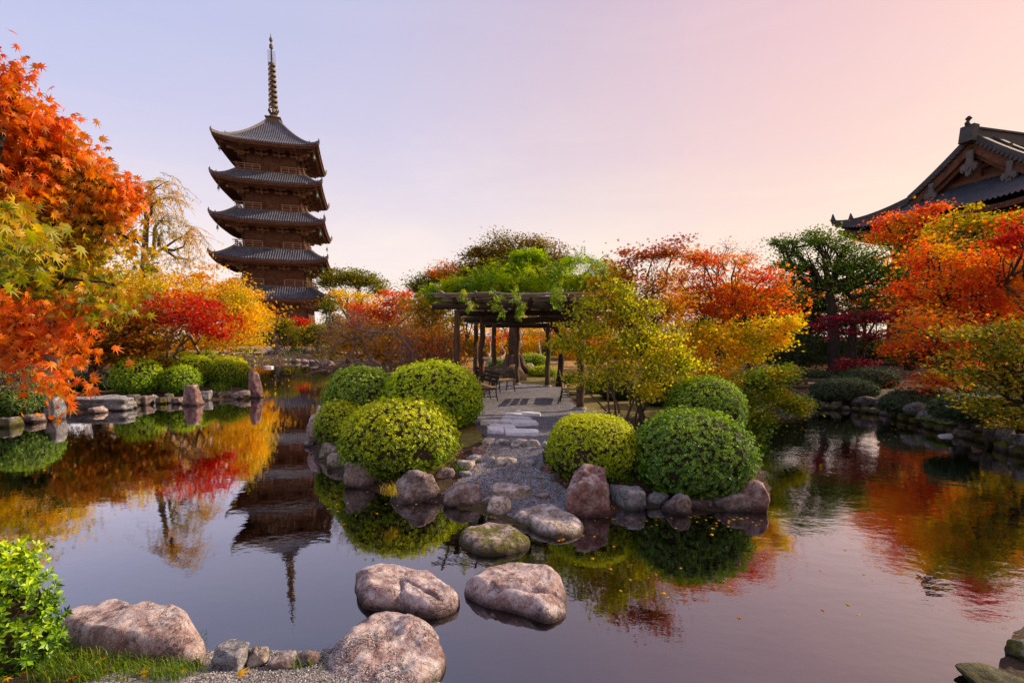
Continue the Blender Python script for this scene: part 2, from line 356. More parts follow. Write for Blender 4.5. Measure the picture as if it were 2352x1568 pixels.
O['purple'] = leafmat('leaf_plum_red', [(.10, .03, .025), (.20, .03, .04), (.28, .035, .06), (.20, .12, .03)], 1.0, .6, .4, trans=.45)
# ------------------------------------------------------------------ terrain
def Wd(l): return [tuple(G(a, b)[:2]) for a, b in l]
pond = Wd([(-600, 1330), (0, 1400), (130, 1440), (470, 1505), (560, 1500), (700, 1505), (760, 1500), (960, 1560)])
pond += [(-.33, 3.0), (-.15, 2.4), (1.2, 1.7), (2.8, 2.3), (3.5, 3.2), (4.3, 3.8), (6, 4.2), (9, 4.8), (10, 6.5)]
pond += Wd([(2470, 1085), (2352, 1048), (2287, 1026), (2230, 1008), (2160, 990), (2100, 972), (2040, 955), (1950, 942), (1870, 937), (1800, 934), (1760, 940),
            (1725, 960), (1712, 1000), (1735, 1060), (1765, 1120), (1755, 1168), (1640, 1172), (1530, 1160), (1403, 1175), (1300, 1186), (1200, 1210), (1110, 1178),
            (1020, 1156), (890, 1136), (800, 1100), (738, 1062), (716, 1020), (718, 985), (735, 950), (748, 900), (765, 870), (790, 852), (770, 843), (700, 834),
            (640, 832), (570, 830), (558, 842), (572, 865), (602, 912), (540, 917), (480, 919), (430, 924), (380, 921), (330, 925), (300, 936), (230, 946), (140, 950),
            (100, 964), (0, 976), (-300, 1000), (-700, 1060), (-900, 1200)])
PA = np.array(pond); PB = np.roll(PA, -1, axis=0)
def sdist(X, Y):
    """positive on land"""
    X = np.asarray(X, float); Y = np.asarray(Y, float); best = np.full(X.shape, 1e9); ins = np.zeros(X.shape, bool)
    for (ax, ay), (bx, by) in zip(PA, PB):
        ex, ey = bx - ax, by - ay; t = np.clip(((X - ax) * ex + (Y - ay) * ey) / (ex * ex + ey * ey + 1e-12), 0, 1)
        best = np.minimum(best, (X - ax - t * ex) ** 2 + (Y - ay - t * ey) ** 2)
        cr = ((ay > Y) != (by > Y)) & (X < (bx - ax) * (Y - ay) / (by - ay + 1e-12) + ax); ins ^= cr
    d = np.sqrt(best); return np.where(ins, -d, d)
def sm(t): t = np.clip(t, 0, 1); return t * t * (3 - 2 * t)
def Zg(X, Y, noisy=True):
    s = sdist(X, Y); X = np.asarray(X, float); Y = np.asarray(Y, float)
    R = .9 + 1.7 * np.exp(-((X - .1) ** 2 / .9 + (Y - 7) ** 2 / 4))
    hm = .45 - .24 * sm((-3.6 - X) / 1.5) * sm((40 - Y) / 10) - .17 * sm((4.5 - Y) / 1.0)
    z = np.where(s > 0, .03 + hm * sm(s / R), -.6 * sm(-s / .8) + .03 * (s > -.01))
    if noisy: z = z + .03 * fbm(np.stack([X * 1.1, Y * 1.1, X * 0], -1), 3) * sm(np.abs(s) / .4) * (np.hypot(X, Y) < 60)
    return z
def zg(x, y): return float(Zg(np.array([x]), np.array([y]))[0])
def GG(px, py):
    z = .3
    for _ in range(8):
        p = G(px, py, z); z = .5 * z + .5 * zg(p[0], p[1])
    return G(px, py, z)
def axis(a, b, st, lo, hi):
    m = list(np.arange(a, b, st)); g = st; v = a
    L = []
    while v > lo: g *= 1.25; v -= g; L.append(v)
    g = st; v = m[-1]; Rr = []
    while v < hi: g *= 1.25; v += g; Rr.append(v)
    return np.array(L[::-1] + m + Rr)
xs = axis(-14, 16, .11, -900, 900); ys = axis(.6, 20, .11, -120, 1500)
XX, YY = np.meshgrid(xs, ys, indexing='ij'); ZZ = Zg(XX, YY)
def gridmesh(name, XX, YY, ZZ, mat, mask=None, parent=None):
    nu, nv = XX.shape; V = np.stack([XX, YY, ZZ], -1).reshape(-1, 3)
    I = (np.arange(nu - 1)[:, None] * nv + np.arange(nv - 1)[None]).ravel()
    Q = np.stack([I, I + nv, I + nv + 1, I + 1], -1)
    if mask is not None:
        mk = mask.ravel(); Q = Q[mk[Q].all(axis=1)]
    used = np.unique(Q); rm = np.zeros(len(V), np.int64); rm[used] = np.arange(len(used)); Q = rm[Q]; V = V[used]
    return npmesh(name, V, Q.ravel(), np.full(len(Q), 4), mat, parent, True)
tag(gridmesh('ground', XX, YY, ZZ, O['ground']), kind='structure')
def inpoly(X, Y, poly):
    ins = np.zeros(X.shape, bool); n = len(poly)
    for i in range(n):
        ax, ay = poly[i]; bx, by = poly[(i + 1) % n]
        ins ^= ((ay > Y) != (by > Y)) & (X < (bx - ax) * (Y - ay) / (by - ay + 1e-12) + ax)
    return ins
def sheet(name, poly, mat, st=.03, lift=.008, wob=.05):
    poly = np.array(poly); x0, y0 = poly.min(0) - .1; x1, y1 = poly.max(0) + .1
    a, b = np.meshgrid(np.arange(x0, x1, st), np.arange(y0, y1, st), indexing='ij')
    w = wob * fbm(np.stack([a * 3, b * 3, a * 0 + 4], -1), 2)
    m = inpoly(a + w, b + w, [tuple(q) for q in poly]) & (sdist(a, b) > -.25)
    return tag(gridmesh(name, a, b, Zg(a, b) + lift, mat, m), kind='structure')
pathpoly = [tuple(GG(*q)[:2]) for q in [(1010, 1135), (1060, 1090), (1100, 1060), (1105, 1035), (1130, 1015), (1085, 975), (1090, 930), (1100, 912), (1130, 888), (1160, 876), (1290, 890), (1330, 935),
            (1420, 960), (1300, 985), (1262, 1020), (1250, 1050), (1275, 1085), (1310, 1140), (1330, 1180), (1270, 1210), (1180, 1190), (1100, 1150)]]
sheet('path', pathpoly, O['gravel'])
shorepoly = [(-2.9, .8), (-2.5, 3.4), (-2.0, 3.75), (-1.2, 3.7), (-.6, 3.55), (-.15, 3.2), (.2, 2.4), (.9, 1.6), (.9, .7)]
sheet('gravel_shore', shorepoly, O['pebble'], .03)
sheet('moss_patch', [tuple(GG(*q)[:2]) for q in [(1040, 1060), (1110, 1010), (1110, 985), (1080, 975), (1000, 1010), (960, 1060), (990, 1095)]], O['mossy'], lift=.004)
O['leafground'] = gravelmat('leaf_strewn_lawn', [(.10, .09, .02), (.34, .20, .03), (.50, .28, .03), (.30, .10, .03)], 9)
sheet('leafy_lawn', [(-6, 24), (20, 24), (32, 60), (-10, 60)], O['leafground'], .3, lift=.006)
sheet('moss_lawn', [tuple(GG(*q)[:2]) for q in [(1130, 872), (1300, 895), (1340, 945), (1500, 960), (1680, 935), (1680, 880), (1400, 862), (1150, 858)]], O['mossy'], .12, lift=.004)
a_, b_ = np.meshgrid(np.arange(-44, -12, .6), np.arange(50, 92, .6), indexing='ij')
tag(gridmesh('sand_court', a_, b_, Zg(a_, b_) + .012, O['court']), kind='structure')
# water
def watermat():
    m, nt, out = newmat('pond_water'); g = pos(nt); ps = g.outputs['Position']
    mp = nt.nodes.new('ShaderNodeMapping'); mp.inputs['Scale'].default_value = (1.0, 1.6, 1); mp.inputs['Rotation'].default_value = (0, 0, .5); nt.links.new(ps, mp.inputs[0])
    n1 = noise(nt, mp.outputs[0], 5.5, 3, .55); n2 = noise(nt, mp.outputs[0], 1.6, 2, .5)
    sp = nt.nodes.new('ShaderNodeSeparateXYZ'); nt.links.new(ps, sp.inputs[0])
    breeze = maprange(nt, sp.outputs[0], .5, 4.5, .4, 1.5)
    h = mth(nt, 'MULTIPLY', mth(nt, 'ADD', mth(nt, 'MULTIPLY', n1.outputs[0], .5), mth(nt, 'MULTIPLY', n2.outputs[0], 1.0)), breeze)
    bp = nt.nodes.new('ShaderNodeBump'); bp.inputs['Strength'].default_value = .034; bp.inputs['Distance'].default_value = .1; nt.links.new(h, bp.inputs['Height'])
    fr = nt.nodes.new('ShaderNodeFresnel'); fr.inputs['IOR'].default_value = 1.33; nt.links.new(bp.outputs[0], fr.inputs['Normal'])
    fac = mth(nt, 'MINIMUM', mth(nt, 'ADD', mth(nt, 'MULTIPLY', fr.outputs[0], 3.2), .13), .92)
    gl = nt.nodes.new('ShaderNodeBsdfGlossy'); gl.inputs['Roughness'].default_value = .015; gl.inputs[0].default_value = (.90, .88, .92, 1); nt.links.new(bp.outputs[0], gl.inputs['Normal'])
    tr = nt.nodes.new('ShaderNodeBsdfTransparent'); tr.inputs[0].default_value = (.34, .33, .30, 1)
    mx = nt.nodes.new('ShaderNodeMixShader'); nt.links.new(fac, mx.inputs[0]); nt.links.new(tr.outputs[0], mx.inputs[1]); nt.links.new(gl.outputs[0], mx.inputs[2])
    nt.links.new(mx.outputs[0], out.inputs['Surface']); return m
wx0, wy0 = PA.min(0) - .6; wx1, wy1 = PA.max(0) + .6
wb = MB(); wb.grid(np.array([[[wx0, wy0, 0], [wx0, wy1, 0]], [[wx1, wy0, 0], [wx1, wy1, 0]]], float))
tag(wb.build('water', watermat()), kind='structure')
# ------------------------------------------------------------------ leaves
def kites(lobes, c=(0, .3), droop=.25):
    c = np.array(c); V = [np.array([c[0], c[1], .04])]; Q = []
    ang = [math.radians(a) for a, _ in lobes]; n = len(lobes)
    pts = []
    for i, (a, L) in enumerate(lobes):
        t = np.array([math.sin(ang[i]), math.cos(ang[i])]) * L + c; pts.append(t)
    nt_ = [np.array([0, 0.])]
    for i in range(n - 1):
        a = (ang[i] + ang[i + 1]) / 2; nt_.append(c + np.array([math.sin(a), math.cos(a)]) * .24)
    nt_.append(np.array([0, 0.]))
    for p in nt_[:-1]: V.append(np.array([p[0], p[1], 0]))
    base = 1 + n
    for p in pts: V.append(np.array([p[0], p[1], -droop * ((p - c) @ (p - c))]))
    for i in range(n):
        Q.append([0, 1 + i, base + i, 1 + (i + 1 if i < n - 1 else 0)])
    return np.array(V), Q
TPL = {}
TPL['maple7'] = kites([(-125, .38), (-78, .6), (-40, .78), (0, .85), (40, .78), (78, .6), (125, .38)])
TPL['maple5'] = kites([(-105, .5), (-50, .75), (0, .85), (50, .75), (105, .5)])
TPL['rhomb'] = (np.array([[0, 0, 0], [.27, .5, .05], [0, 1, -.08], [-.27, .5, .05]]), [[0, 1, 2, 3]])
TPL['round'] = (np.array([[0, 0, 0], [.36, .3, .04], [.38, .65, .03], [0, 1, -.08], [-.38, .65, .03], [-.36, .3, .04]]), [[0, 1, 2, 3, 4, 5]])
TPL['narrow'] = (np.array([[0, 0, 0], [.1, .4, .03], [0, 1, -.1], [-.1, .4, .03]]), [[0, 1, 2, 3]])
def rosette(n=6, tilt=.5, w=.2):
    V = []; Q = []
    for k in range(n):
        a = 2 * math.pi * k / n + (k % 2) * .2; tl = tilt * (1 if k % 2 else .6); b = len(V); L = 1 if k % 2 else .85
        for x, y, z in ((0, .08, 0), (w, .5, .06), (0, 1, -.02), (-w, .5, .06)):
            X = x; Y = y * L * math.cos(tl); Z = y * L * math.sin(tl) + z
            V.append([X * math.cos(a) + Y * math.sin(a), -X * math.sin(a) + Y * math.cos(a), Z])
        Q.append([b, b + 1, b + 2, b + 3])
    return np.array(V), Q
TPL['rosette'] = rosette()
def frond(n=6):
    V = []; Q = []
    for k in range(n):
        y = k / n
        for s_ in (-1, 1):
            b = len(V)
            for lx, ly in ((0, 0), (.16, .07), (.36, .05), (.18, -.04)):
                V.append([s_ * lx * (1 - .4 * y), y + ly, -.35 * y * y - .1 * lx])
            Q.append([b, b + 1, b + 2, b + 3] if s_ > 0 else [b, b + 3, b + 2, b + 1])
    return np.array(V), Q
TPL['frond'] = frond()
KAREA = {'maple7': .75, 'maple5': .7, 'rhomb': .27, 'round': .6, 'narrow': .1, 'rosette': 1.5, 'frond': .25}
def leaves(name, C, N, T, size, kind, mat, parent, org=None):
    """C centres, N normals, T tip directions (all n,3); size array or scalar"""
    tv, tq = TPL[kind]; n = len(C)
    N = N / (np.linalg.norm(N, axis=1, keepdims=True) + 1e-9); T = T - (T * N).sum(1, keepdims=True) * N
    T = T / (np.linalg.norm(T, axis=1, keepdims=True) + 1e-9); S = np.cross(T, N)
    sz = np.broadcast_to(np.asarray(size, float), (n,))[:, None, None]
    V = C[:, None, :] + sz * (tv[None, :, 0, None] * S[:, None] + tv[None, :, 1, None] * T[:, None] + tv[None, :, 2, None] * N[:, None])
    k = len(tv); idx = np.array([i for q in tq for i in q]); szs = np.array([len(q) for q in tq])
    L = (idx[None] + (np.arange(n) * k)[:, None]).ravel()
    return npmesh(name, V.reshape(-1, 3), L, np.tile(szs, n), mat, parent, False, org)
def unit(n):
    v = RG.normal(size=(n, 3)); return v / np.linalg.norm(v, axis=1, keepdims=True)
def curve(p0, p1, n=5, wob=.12, sag=0):
    p0 = np.array(p0, float); p1 = np.array(p1, float); L = np.linalg.norm(p1 - p0)
    t = np.linspace(0, 1, n)[:, None]; p = p0 + (p1 - p0) * t
    w = RG.normal(size=(n, 3)) * wob * L * .5; w[0] = 0; w[-1] = 0
    p += w * np.sin(t * math.pi); p[:, 2] += sag * L * np.sin(t[:, 0] * math.pi); return p
def blobs3(blobs, d):
    R = []
    for b in blobs:
        dd = DD(b[4] if len(b) > 4 else d); c = P(b[0], b[1], dd); k = dd / F * 1.06
        rx, rz = b[2] * k, b[3] * k; ry = b[5] if len(b) > 5 else .8 * (rx + rz) / 2; R.append((c, np.array([rx, ry, rz])))
    return R
def tree(name, label, cat, blobs, d, base, tr, mat, leaf='rhomb', size=.08, cov=3.5, rc=.35, flat=.35, mode='up', bark='bark', fork=.5, group=None,
         twigs=10, stems=1, spread=.3, mid=None, maxl=60000, trunk=True):
    if leaf == 'rhomb' and d <= 28 and mat not in ('dark', 'evergreen', 'camphor', 'goldgreen') and mode != 'droop': leaf = 'maple5'; size *= 1.18; cov *= .9
    B = blobs3(blobs, d); sc_ = DD(d) / d; size = size * sc_; rc = rc * sc_; tr = tr * sc_
    if base is None: base = (B[0][0][0], B[0][0][1], zg(B[0][0][0], B[0][0][1]))
    elif len(base) == 2: q = GG(*base); base = q
    base = np.array(base, float); base[2] = min(base[2], zg(base[0], base[1])) - .05
    root = thing(name, base, label, cat, group)
    C = []; clc = []
    for c, r in B:
        vol = (r[0] * r[2] + r[0] * r[1] + r[1] * r[2]) / 3
        nc = max(6, int(4.5 * vol / (rc * rc)))
        u = unit(nc); rad = RG.uniform(.25, 1, nc) ** .55; cl = c + u * rad[:, None] * r * (1 + .5 * fbm(u * 1.9 + c, 2))[:, None] * (1 + .15 * RG.normal(size=(nc, 1))) * np.where(RG.random((nc, 1)) < .12, 1.28, 1.0); clc.append(cl)
    area = sum(math.pi * r[0] * r[2] for c, r in B); la = KAREA[leaf] * size * size
    N = int(min(maxl, cov * 1.75 * area / la)); allc = np.concatenate(clc); per = RG.integers(0, len(allc), N)
    off = RG.normal(size=(N, 3)) * rc * (.35 + .75 * RG.random((len(allc), 1)))[per]; off[:, 2] *= flat
    if mode == 'droop': off[:, 2] -= (off[:, 0] ** 2 + off[:, 1] ** 2) / rc * .5
    C = allc[per] + off
    if mode == 'up': Nn = RG.normal(size=(N, 3)) * .55 + [0, 0, 1]; T = RG.normal(size=(N, 3)) + [0, 0, -.3]
    elif mode == 'hang' or mode == 'droop':
        T = RG.normal(size=(N, 3)) * .6 + [0, 0, -1]; Nn = RG.normal(size=(N, 3)) + [0, 0, .4]
    else: Nn = unit(N); T = unit(N)
    zmin = zg(base[0], base[1]) if d < 60 else .4
    C[:, 2] = np.maximum(C[:, 2], .06)
    leaves('crown', C, Nn, T, size * RG.uniform(.65, 1.3, N), leaf, O[mat], root)
    if not trunk: return root
    mb = MB(); cen = sum(c for c, r in B) / len(B); lo = min(c[2] - r[2] * .5 for c, r in B)
    for s in range(stems):
        ang = 2 * math.pi * s / max(1, stems) + .5; b0 = base + np.array([math.cos(ang), math.sin(ang), 0]) * (spread * .25 if stems > 1 else 0)
        fk = base + (cen - base) * fork; fk[2] = base[2] + max(.2, (cen[2] - base[2]) * fork)
        if stems > 1: fk = fk + np.array([math.cos(ang), math.sin(ang), 0]) * spread
        if mid is not None and stems == 1: pts = np.array([b0] + [P(q[0], q[1], DD(q[2])) for q in mid]); fk = pts[-1]; rr = np.linspace(tr, tr * .6, len(pts))
        else: pts = curve(b0, fk, 6, .10); rr = np.linspace(tr, tr * .62, 6)
        rr = np.array(rr); rr[0] *= 1.35
        mb.tube(pts, rr, 9, wob=.06)
        for i, ((c, r), cl) in enumerate(zip(B, clc)):
            if stems > 1 and i % stems != s: continue
            r1 = tr * .5; lp = curve(fk, c, 6, .16, .05); mb.tube(lp, np.linspace(r1, r1 * .35, 6), 6, wob=.05)
            for q in cl[:twigs]:
                st = lp[RG.integers(2, 6)]; mb.tube(curve(st, q, 4, .2, .04), np.linspace(r1 * .3, r1 * .06, 4), 4, cap=False)
    mb.build('trunk', O[bark], root, True); return root
exec_marks = []
# ------------------------------------------------------------------ rocks
def ico(sub):
    bm = bmesh.new(); bmesh.ops.create_icosphere(bm, subdivisions=sub, radius=1)
    V = np.array([v.co[:] for v in bm.verts]); Q = np.array([[v.index for v in f.verts] for f in bm.faces]); bm.free(); return V, Q
ICO = {k: ico(k) for k in (3, 4, 5, 6)}
def rockmesh(name, c, r, seed, mat, sub=4, yaw=0, facets=11, sharp=20, rough=.06, flat_top=None, tip=None):
    rs = np.random.default_rng(seed); D, Q = ICO[sub]
    n = rs.normal(size=(facets, 3)); n /= np.linalg.norm(n, axis=1, keepdims=True); dd = rs.uniform(.72, 1, facets)
    n = np.vstack([n, np.array([[0, 0, 1], [0, 0, -1], [1, 0, 0], [-1, 0, 0], [0, 1, 0], [0, -1, 0]])]); dd = np.concatenate([dd, [.95 if flat_top is None else flat_top, .9, 1, 1, 1, 1]])
    q = np.maximum(D @ n.T, 0) / dd[None]; rad = (q ** sharp).sum(1) ** (-1 / sharp)
    V = D * rad[:, None]; V /= np.abs(V).max(0)
    s3 = seed * 7.13
    V = V + D * (rough * 1.6 * fbm(V * 1.7 + s3, 2) + rough * .7 * fbm(V * 5 + s3, 3))[:, None]
    V[:, 2] += rough * .35 * np.abs(fbm(V * [3, 3, 9] + s3, 2))
    if tip is not None: V[:, :2] *= (1 - tip * np.clip(V[:, 2:3] * .5 + .5, 0, 1))
    V = V * np.array(r); cy, sy = math.cos(yaw), math.sin(yaw)
    V = np.stack([V[:, 0] * cy - V[:, 1] * sy, V[:, 0] * sy + V[:, 1] * cy, V[:, 2]], -1) + np.array(c)
    base = np.array([c[0], c[1], c[2] - r[2]])
    return npmesh(name, V, Q.ravel(), np.full(len(Q), 3), O[mat], None, True, base)
_rs = [100]
def rock(bbox, label, mat='rock_grey', z0=0.0, dr=.8, name='rock', cat='rock', group=None, sub=4, sink=.35, **kw):
    x0, x1, yt, yb = bbox; _rs[0] += 1; xc = (x0 + x1) / 2
    if z0 == 'g': f = GG(xc, yb); z0 = f[2] - .02
    else: f = G(xc, yb, z0)
    hw = (x1 - x0) / 2 * f[1] / F; D = 2 * hw * dr; dc = f[1] + D / 2; hw = (x1 - x0) / 2 * dc / F
    zt = P(xc, yt, dc + .12 * D)[2]; h = max(zt - z0, .05)
    hh = (h + h * sink + .03) / 2; cz = z0 + h - hh; cx = P(xc, (yt + yb) / 2, dc)[0]
    o = rockmesh(name, (cx, dc, cz), (hw, D / 2, hh), kw.pop('seed', _rs[0]), mat, sub, **kw)
    return tag(o, label, cat, group)
def flatstone(pts, h, label, mat, z0=0.0, seed=1, name='stepping_stone', cat='stepping stone', bulge=.04, groove=None, n=160, rough=.02, rim=.62):
    """stone whose plan outline follows the photographed outline, with real height h"""
    ys = [p[1] for p in pts]; y0, y1 = min(ys), max(ys)
    pl = []
    for x, y in pts:
        t = (y - y0) / (y1 - y0); z = z0 + h * .8 * (1 - sm(np.array(t * 1.15))) * 1.0
        pl.append(G(x, y, float(z))[:2])
    pl = np.array(pl); c = pl.mean(0)
    # resample closed outline smoothly
    m = len(pl); t = np.linspace(0, m, n, endpoint=False); i = t.astype(int); f = (t - i)[:, None]
    p0, p1, p2, p3 = pl[(i - 1) % m], pl[i % m], pl[(i + 1) % m], pl[(i + 2) % m]
    o = .5 * ((2 * p1) + (-p0 + p2) * f + (2 * p0 - 5 * p1 + 4 * p2 - p3) * f ** 2 + (-p0 + 3 * p1 - 3 * p2 + p3) * f ** 3)
    rings = [(1.0, -.35), (1.02, -.08), (1.01, .12 * h), (.985, rim * h * .7), (.93, rim * h), (.84, h * .88)] + [(s, h + bulge * h * (1 - s * s) * 3) for s in np.linspace(.72, .02, 26)]
    V = []; 
    for s, z in rings:
        q = c + (o - c) * s; V.append(np.column_stack([q, np.full(n, z0 + z)]))
    V = np.array(V); P3 = V.reshape(-1, 3); nz = fbm(P3 * 3.2 + seed * 9.1, 4); nz2 = fbm(P3 * 11 + seed, 3)
    rr = np.array([r_[1] for r_ in rings]).repeat(n); top = sm((rr + .02) / .1)
    P3 = P3.copy(); P3[:, 2] += (nz * rough * 1.8 + nz2 * rough * .45) * top
    out = P3[:, :2] - c; out /= np.linalg.norm(out, axis=1, keepdims=True) + 1e-6
    P3[:, :2] += out * ((fbm(P3 * 4 + seed * 3, 3) * rough * 1.2))[:, None] * np.minimum(1, np.array([r_[0] for r_ in rings]).repeat(n) * 1.2)[:, None]
    if groove:
        for (ax, ay), (bx, by), wd, dp in groove:
            A = G(ax, ay, z0 + h)[:2]; B = G(bx, by, z0 + h * .7)[:2]; e = B - A
            tt = np.clip(((P3[:, :2] - A) @ e) / (e @ e), 0, 1); w_ = .025 * fbm(P3 * 6 + seed, 2)
            dist = np.linalg.norm(P3[:, :2] - A - tt[:, None] * e, axis=1) + w_
            P3[:, 2] -= dp * np.exp(-(dist / wd) ** 2) * top
    k = len(rings); Q = []
    for a in range(k - 1):
        b = np.arange(n); Q.append(np.stack([a * n + b, a * n + (b + 1) % n, (a + 1) * n + (b + 1) % n, (a + 1) * n + b], -1))
    Q = np.concatenate(Q); idx = np.concatenate([Q.ravel(), (k - 1) * n + np.arange(n)]); sz = np.concatenate([np.full(len(Q), 4), [n]])
    ob = npmesh(name, P3, idx, sz, O[mat], None, True, (c[0], c[1], z0))
    return tag(ob, label, cat)
def T8(l): return [(402 + x * .415, 1263.3 + y * .415) for x, y in l]
flatstone(T8([(995, 155), (1015, 95), (1100, 65), (1200, 70), (1310, 90), (1430, 110), (1480, 175), (1540, 245), (1578, 290), (1560, 335), (1470, 372), (1380, 375), (1250, 345), (1060, 335), (1018, 285), (1000, 220)]),
          .15, 'large cracked pinkish stepping stone in the water behind the gravel-strewn shore stone', 'rock_pink', seed=3, groove=[((920, 1330), (925, 1400), .03, .05), ((925, 1330), (1010, 1380), .02, .025)])
flatstone(T8([(1603, 195), (1650, 140), (1690, 95), (1780, 62), (1870, 48), (2000, 58), (2090, 88), (2140, 160), (2157, 220), (2162, 310), (2155, 370), (2080, 407), (2000, 392), (1900, 352), (1780, 320), (1700, 290), (1620, 240)]),
          .15, 'rounded stepping stone with a ridge around its top, right of the cracked one', 'rock_pink', seed=8, groove=[((1110, 1350), (1290, 1365), .03, .05), ((1128, 1345), (1135, 1390), .02, .04)])
flatstone(T8([(862, 560), (920, 470), (1000, 400), (1080, 338), (1150, 322), (1240, 325), (1330, 345), (1420, 400), (1470, 470), (1483, 560), (1470, 640), (1440, 720), (1390, 800), (1100, 880), (920, 860), (840, 700)]),
          .10, 'broad pale shore stone strewn with grey gravel at the bottom of the photo', 'rock_pink', seed=14, z0=.02, rough=.025)
flatstone([(112, 1420), (150, 1398), (205, 1385), (255, 1374), (300, 1390), (345, 1385), (400, 1408), (440, 1425), (462, 1460), (470, 1500), (462, 1530), (420, 1545), (330, 1545), (240, 1530), (160, 1500), (118, 1465)],
          .22, 'huge pinkish-brown boulder in the grass at the near left shore', 'rock_pink', z0=.06, seed=21, name='boulder', cat='boulder', rim=.55, rough=.017)
flatstone([(1174, 1180), (1190, 1163), (1230, 1156), (1262, 1155), (1290, 1163), (1318, 1178), (1332, 1200), (1342, 1218), (1320, 1231), (1280, 1236), (1240, 1228), (1215, 1212), (1185, 1196)],
          .12, 'broad flat landing stone with a pale top where the gravel path meets the water', 'rock_tan', z0=.0, seed=31, rough=.018)
flatstone([(1056, 1225), (1064, 1208), (1100, 1200), (1125, 1194), (1165, 1200), (1200, 1222), (1219, 1246), (1210, 1262), (1160, 1274), (1110, 1276), (1072, 1264), (1056, 1246)],
          .13, 'stepping stone with mossy yellow-green sides, nearest to the island landing', 'rock_moss', seed=37, rough=.016)
rock((485, 572, 1474, 1545), 'small pale grey stone at the gravel shore beside the huge boulder', 'rock_grey', .1, .9, sub=5, seed=5, flat_top=.8)
rock((568, 622, 1486, 1528), 'little pointed tan stone between the pale grey stone and the low gravelly stones', 'rock_tan', .1, .8, seed=9, tip=.3)
rock((624, 690, 1504, 1535), 'low brown gravel-covered stone in the near shore edge', 'rock_brown', .1, .7)
rock((684, 736, 1494, 1524), 'dark knobbly stone at the water edge of the near gravel shore', 'rock_brown', .1, .7)
rock((2314, 2400, 1466, 1535), 'smooth dark boulder cut off by the right frame edge near the bottom corner', 'rock_dark', 0, .9, sub=5)
rock((2215, 2370, 1540, 1600), 'streaked dark grey rock in the bottom right corner of the photo', 'rock_dark', 0, .6, sub=5)
for bb, lb, mt, kw in [
    ((797, 877, 1056, 1124), 'dark rounded boulder under the front azalea, left of the big pinkish boulder', 'rock_brown', {}),
    ((893, 1020, 1074, 1158), 'big pinkish-brown boulder with a mossy foot below the front azalea', 'rock_brown', dict(seed=60, tip=.25, sub=5)),
    ((1020, 1106, 1106, 1166), 'rounded brown boulder between the big mossy-footed boulder and the slanted ledge', 'rock_brown', dict(sub=5)),
    ((1111, 1217, 1105, 1163), 'angular layered ledge rock at the front edge of the gravel path', 'rock_tan', dict(sub=5, facets=9, sharp=18)),
    ((1105, 1130, 1140, 1165), 'small stone wedged left of the little rounded tan rock', 'rock_moss', {}),
    ((1118, 1174, 1142, 1187), 'little rounded tan rock standing in the water in front of the ledge', 'rock_tan', {}),
    ((1287, 1404, 1071, 1189), 'tall reddish boulder with a white streaked top on the right of the landing', 'rock_red', dict(seed=77, sub=5, facets=10, tip=.2, dr=.7)),
    ((1403, 1478, 1117, 1172), 'squared grey stone in the island edge right of the tall reddish boulder', 'rock_grey', dict(facets=8, sharp=18)),
    ((1478, 1532, 1128, 1163), 'flaky grey shore stone under the gap between the right azaleas', 'rock_grey', {}),
    ((1512, 1605, 1134, 1187), 'pointed pale-topped stone standing in the water below the right azalea', 'rock_brown', dict(tip=.5)),
    ((1560, 1640, 1140, 1172), 'shadowed brown edge stone behind the pointed stone', 'rock_brown', {}),
    ((1633, 1712, 1126, 1176), 'dark sloping stone under the right end of the big right azalea', 'rock_brown', {}),
    ((1696, 1766, 1104, 1176), 'overhanging reddish-brown block at the right tip of the island', 'rock_red', dict(facets=8, sharp=18)),
    ((710, 740, 952, 1024), 'tall pale rock beside the small azalea at the left edge of the island', 'rock_pink', dict(dr=1.6)),
    ((732, 800, 1015, 1060), 'low mossy rock on the left shore of the island', 'rock_moss', {}),
    ((745, 812, 1042, 1080), 'weedy brown rock at the left waterline of the island', 'rock_moss', {}),
    ((700, 722, 1010, 1026), 'tiny flat stone in the water off the left side of the island', 'rock_brown', {}),
]: rock(bb, lb, mt, 0.0, **kw)
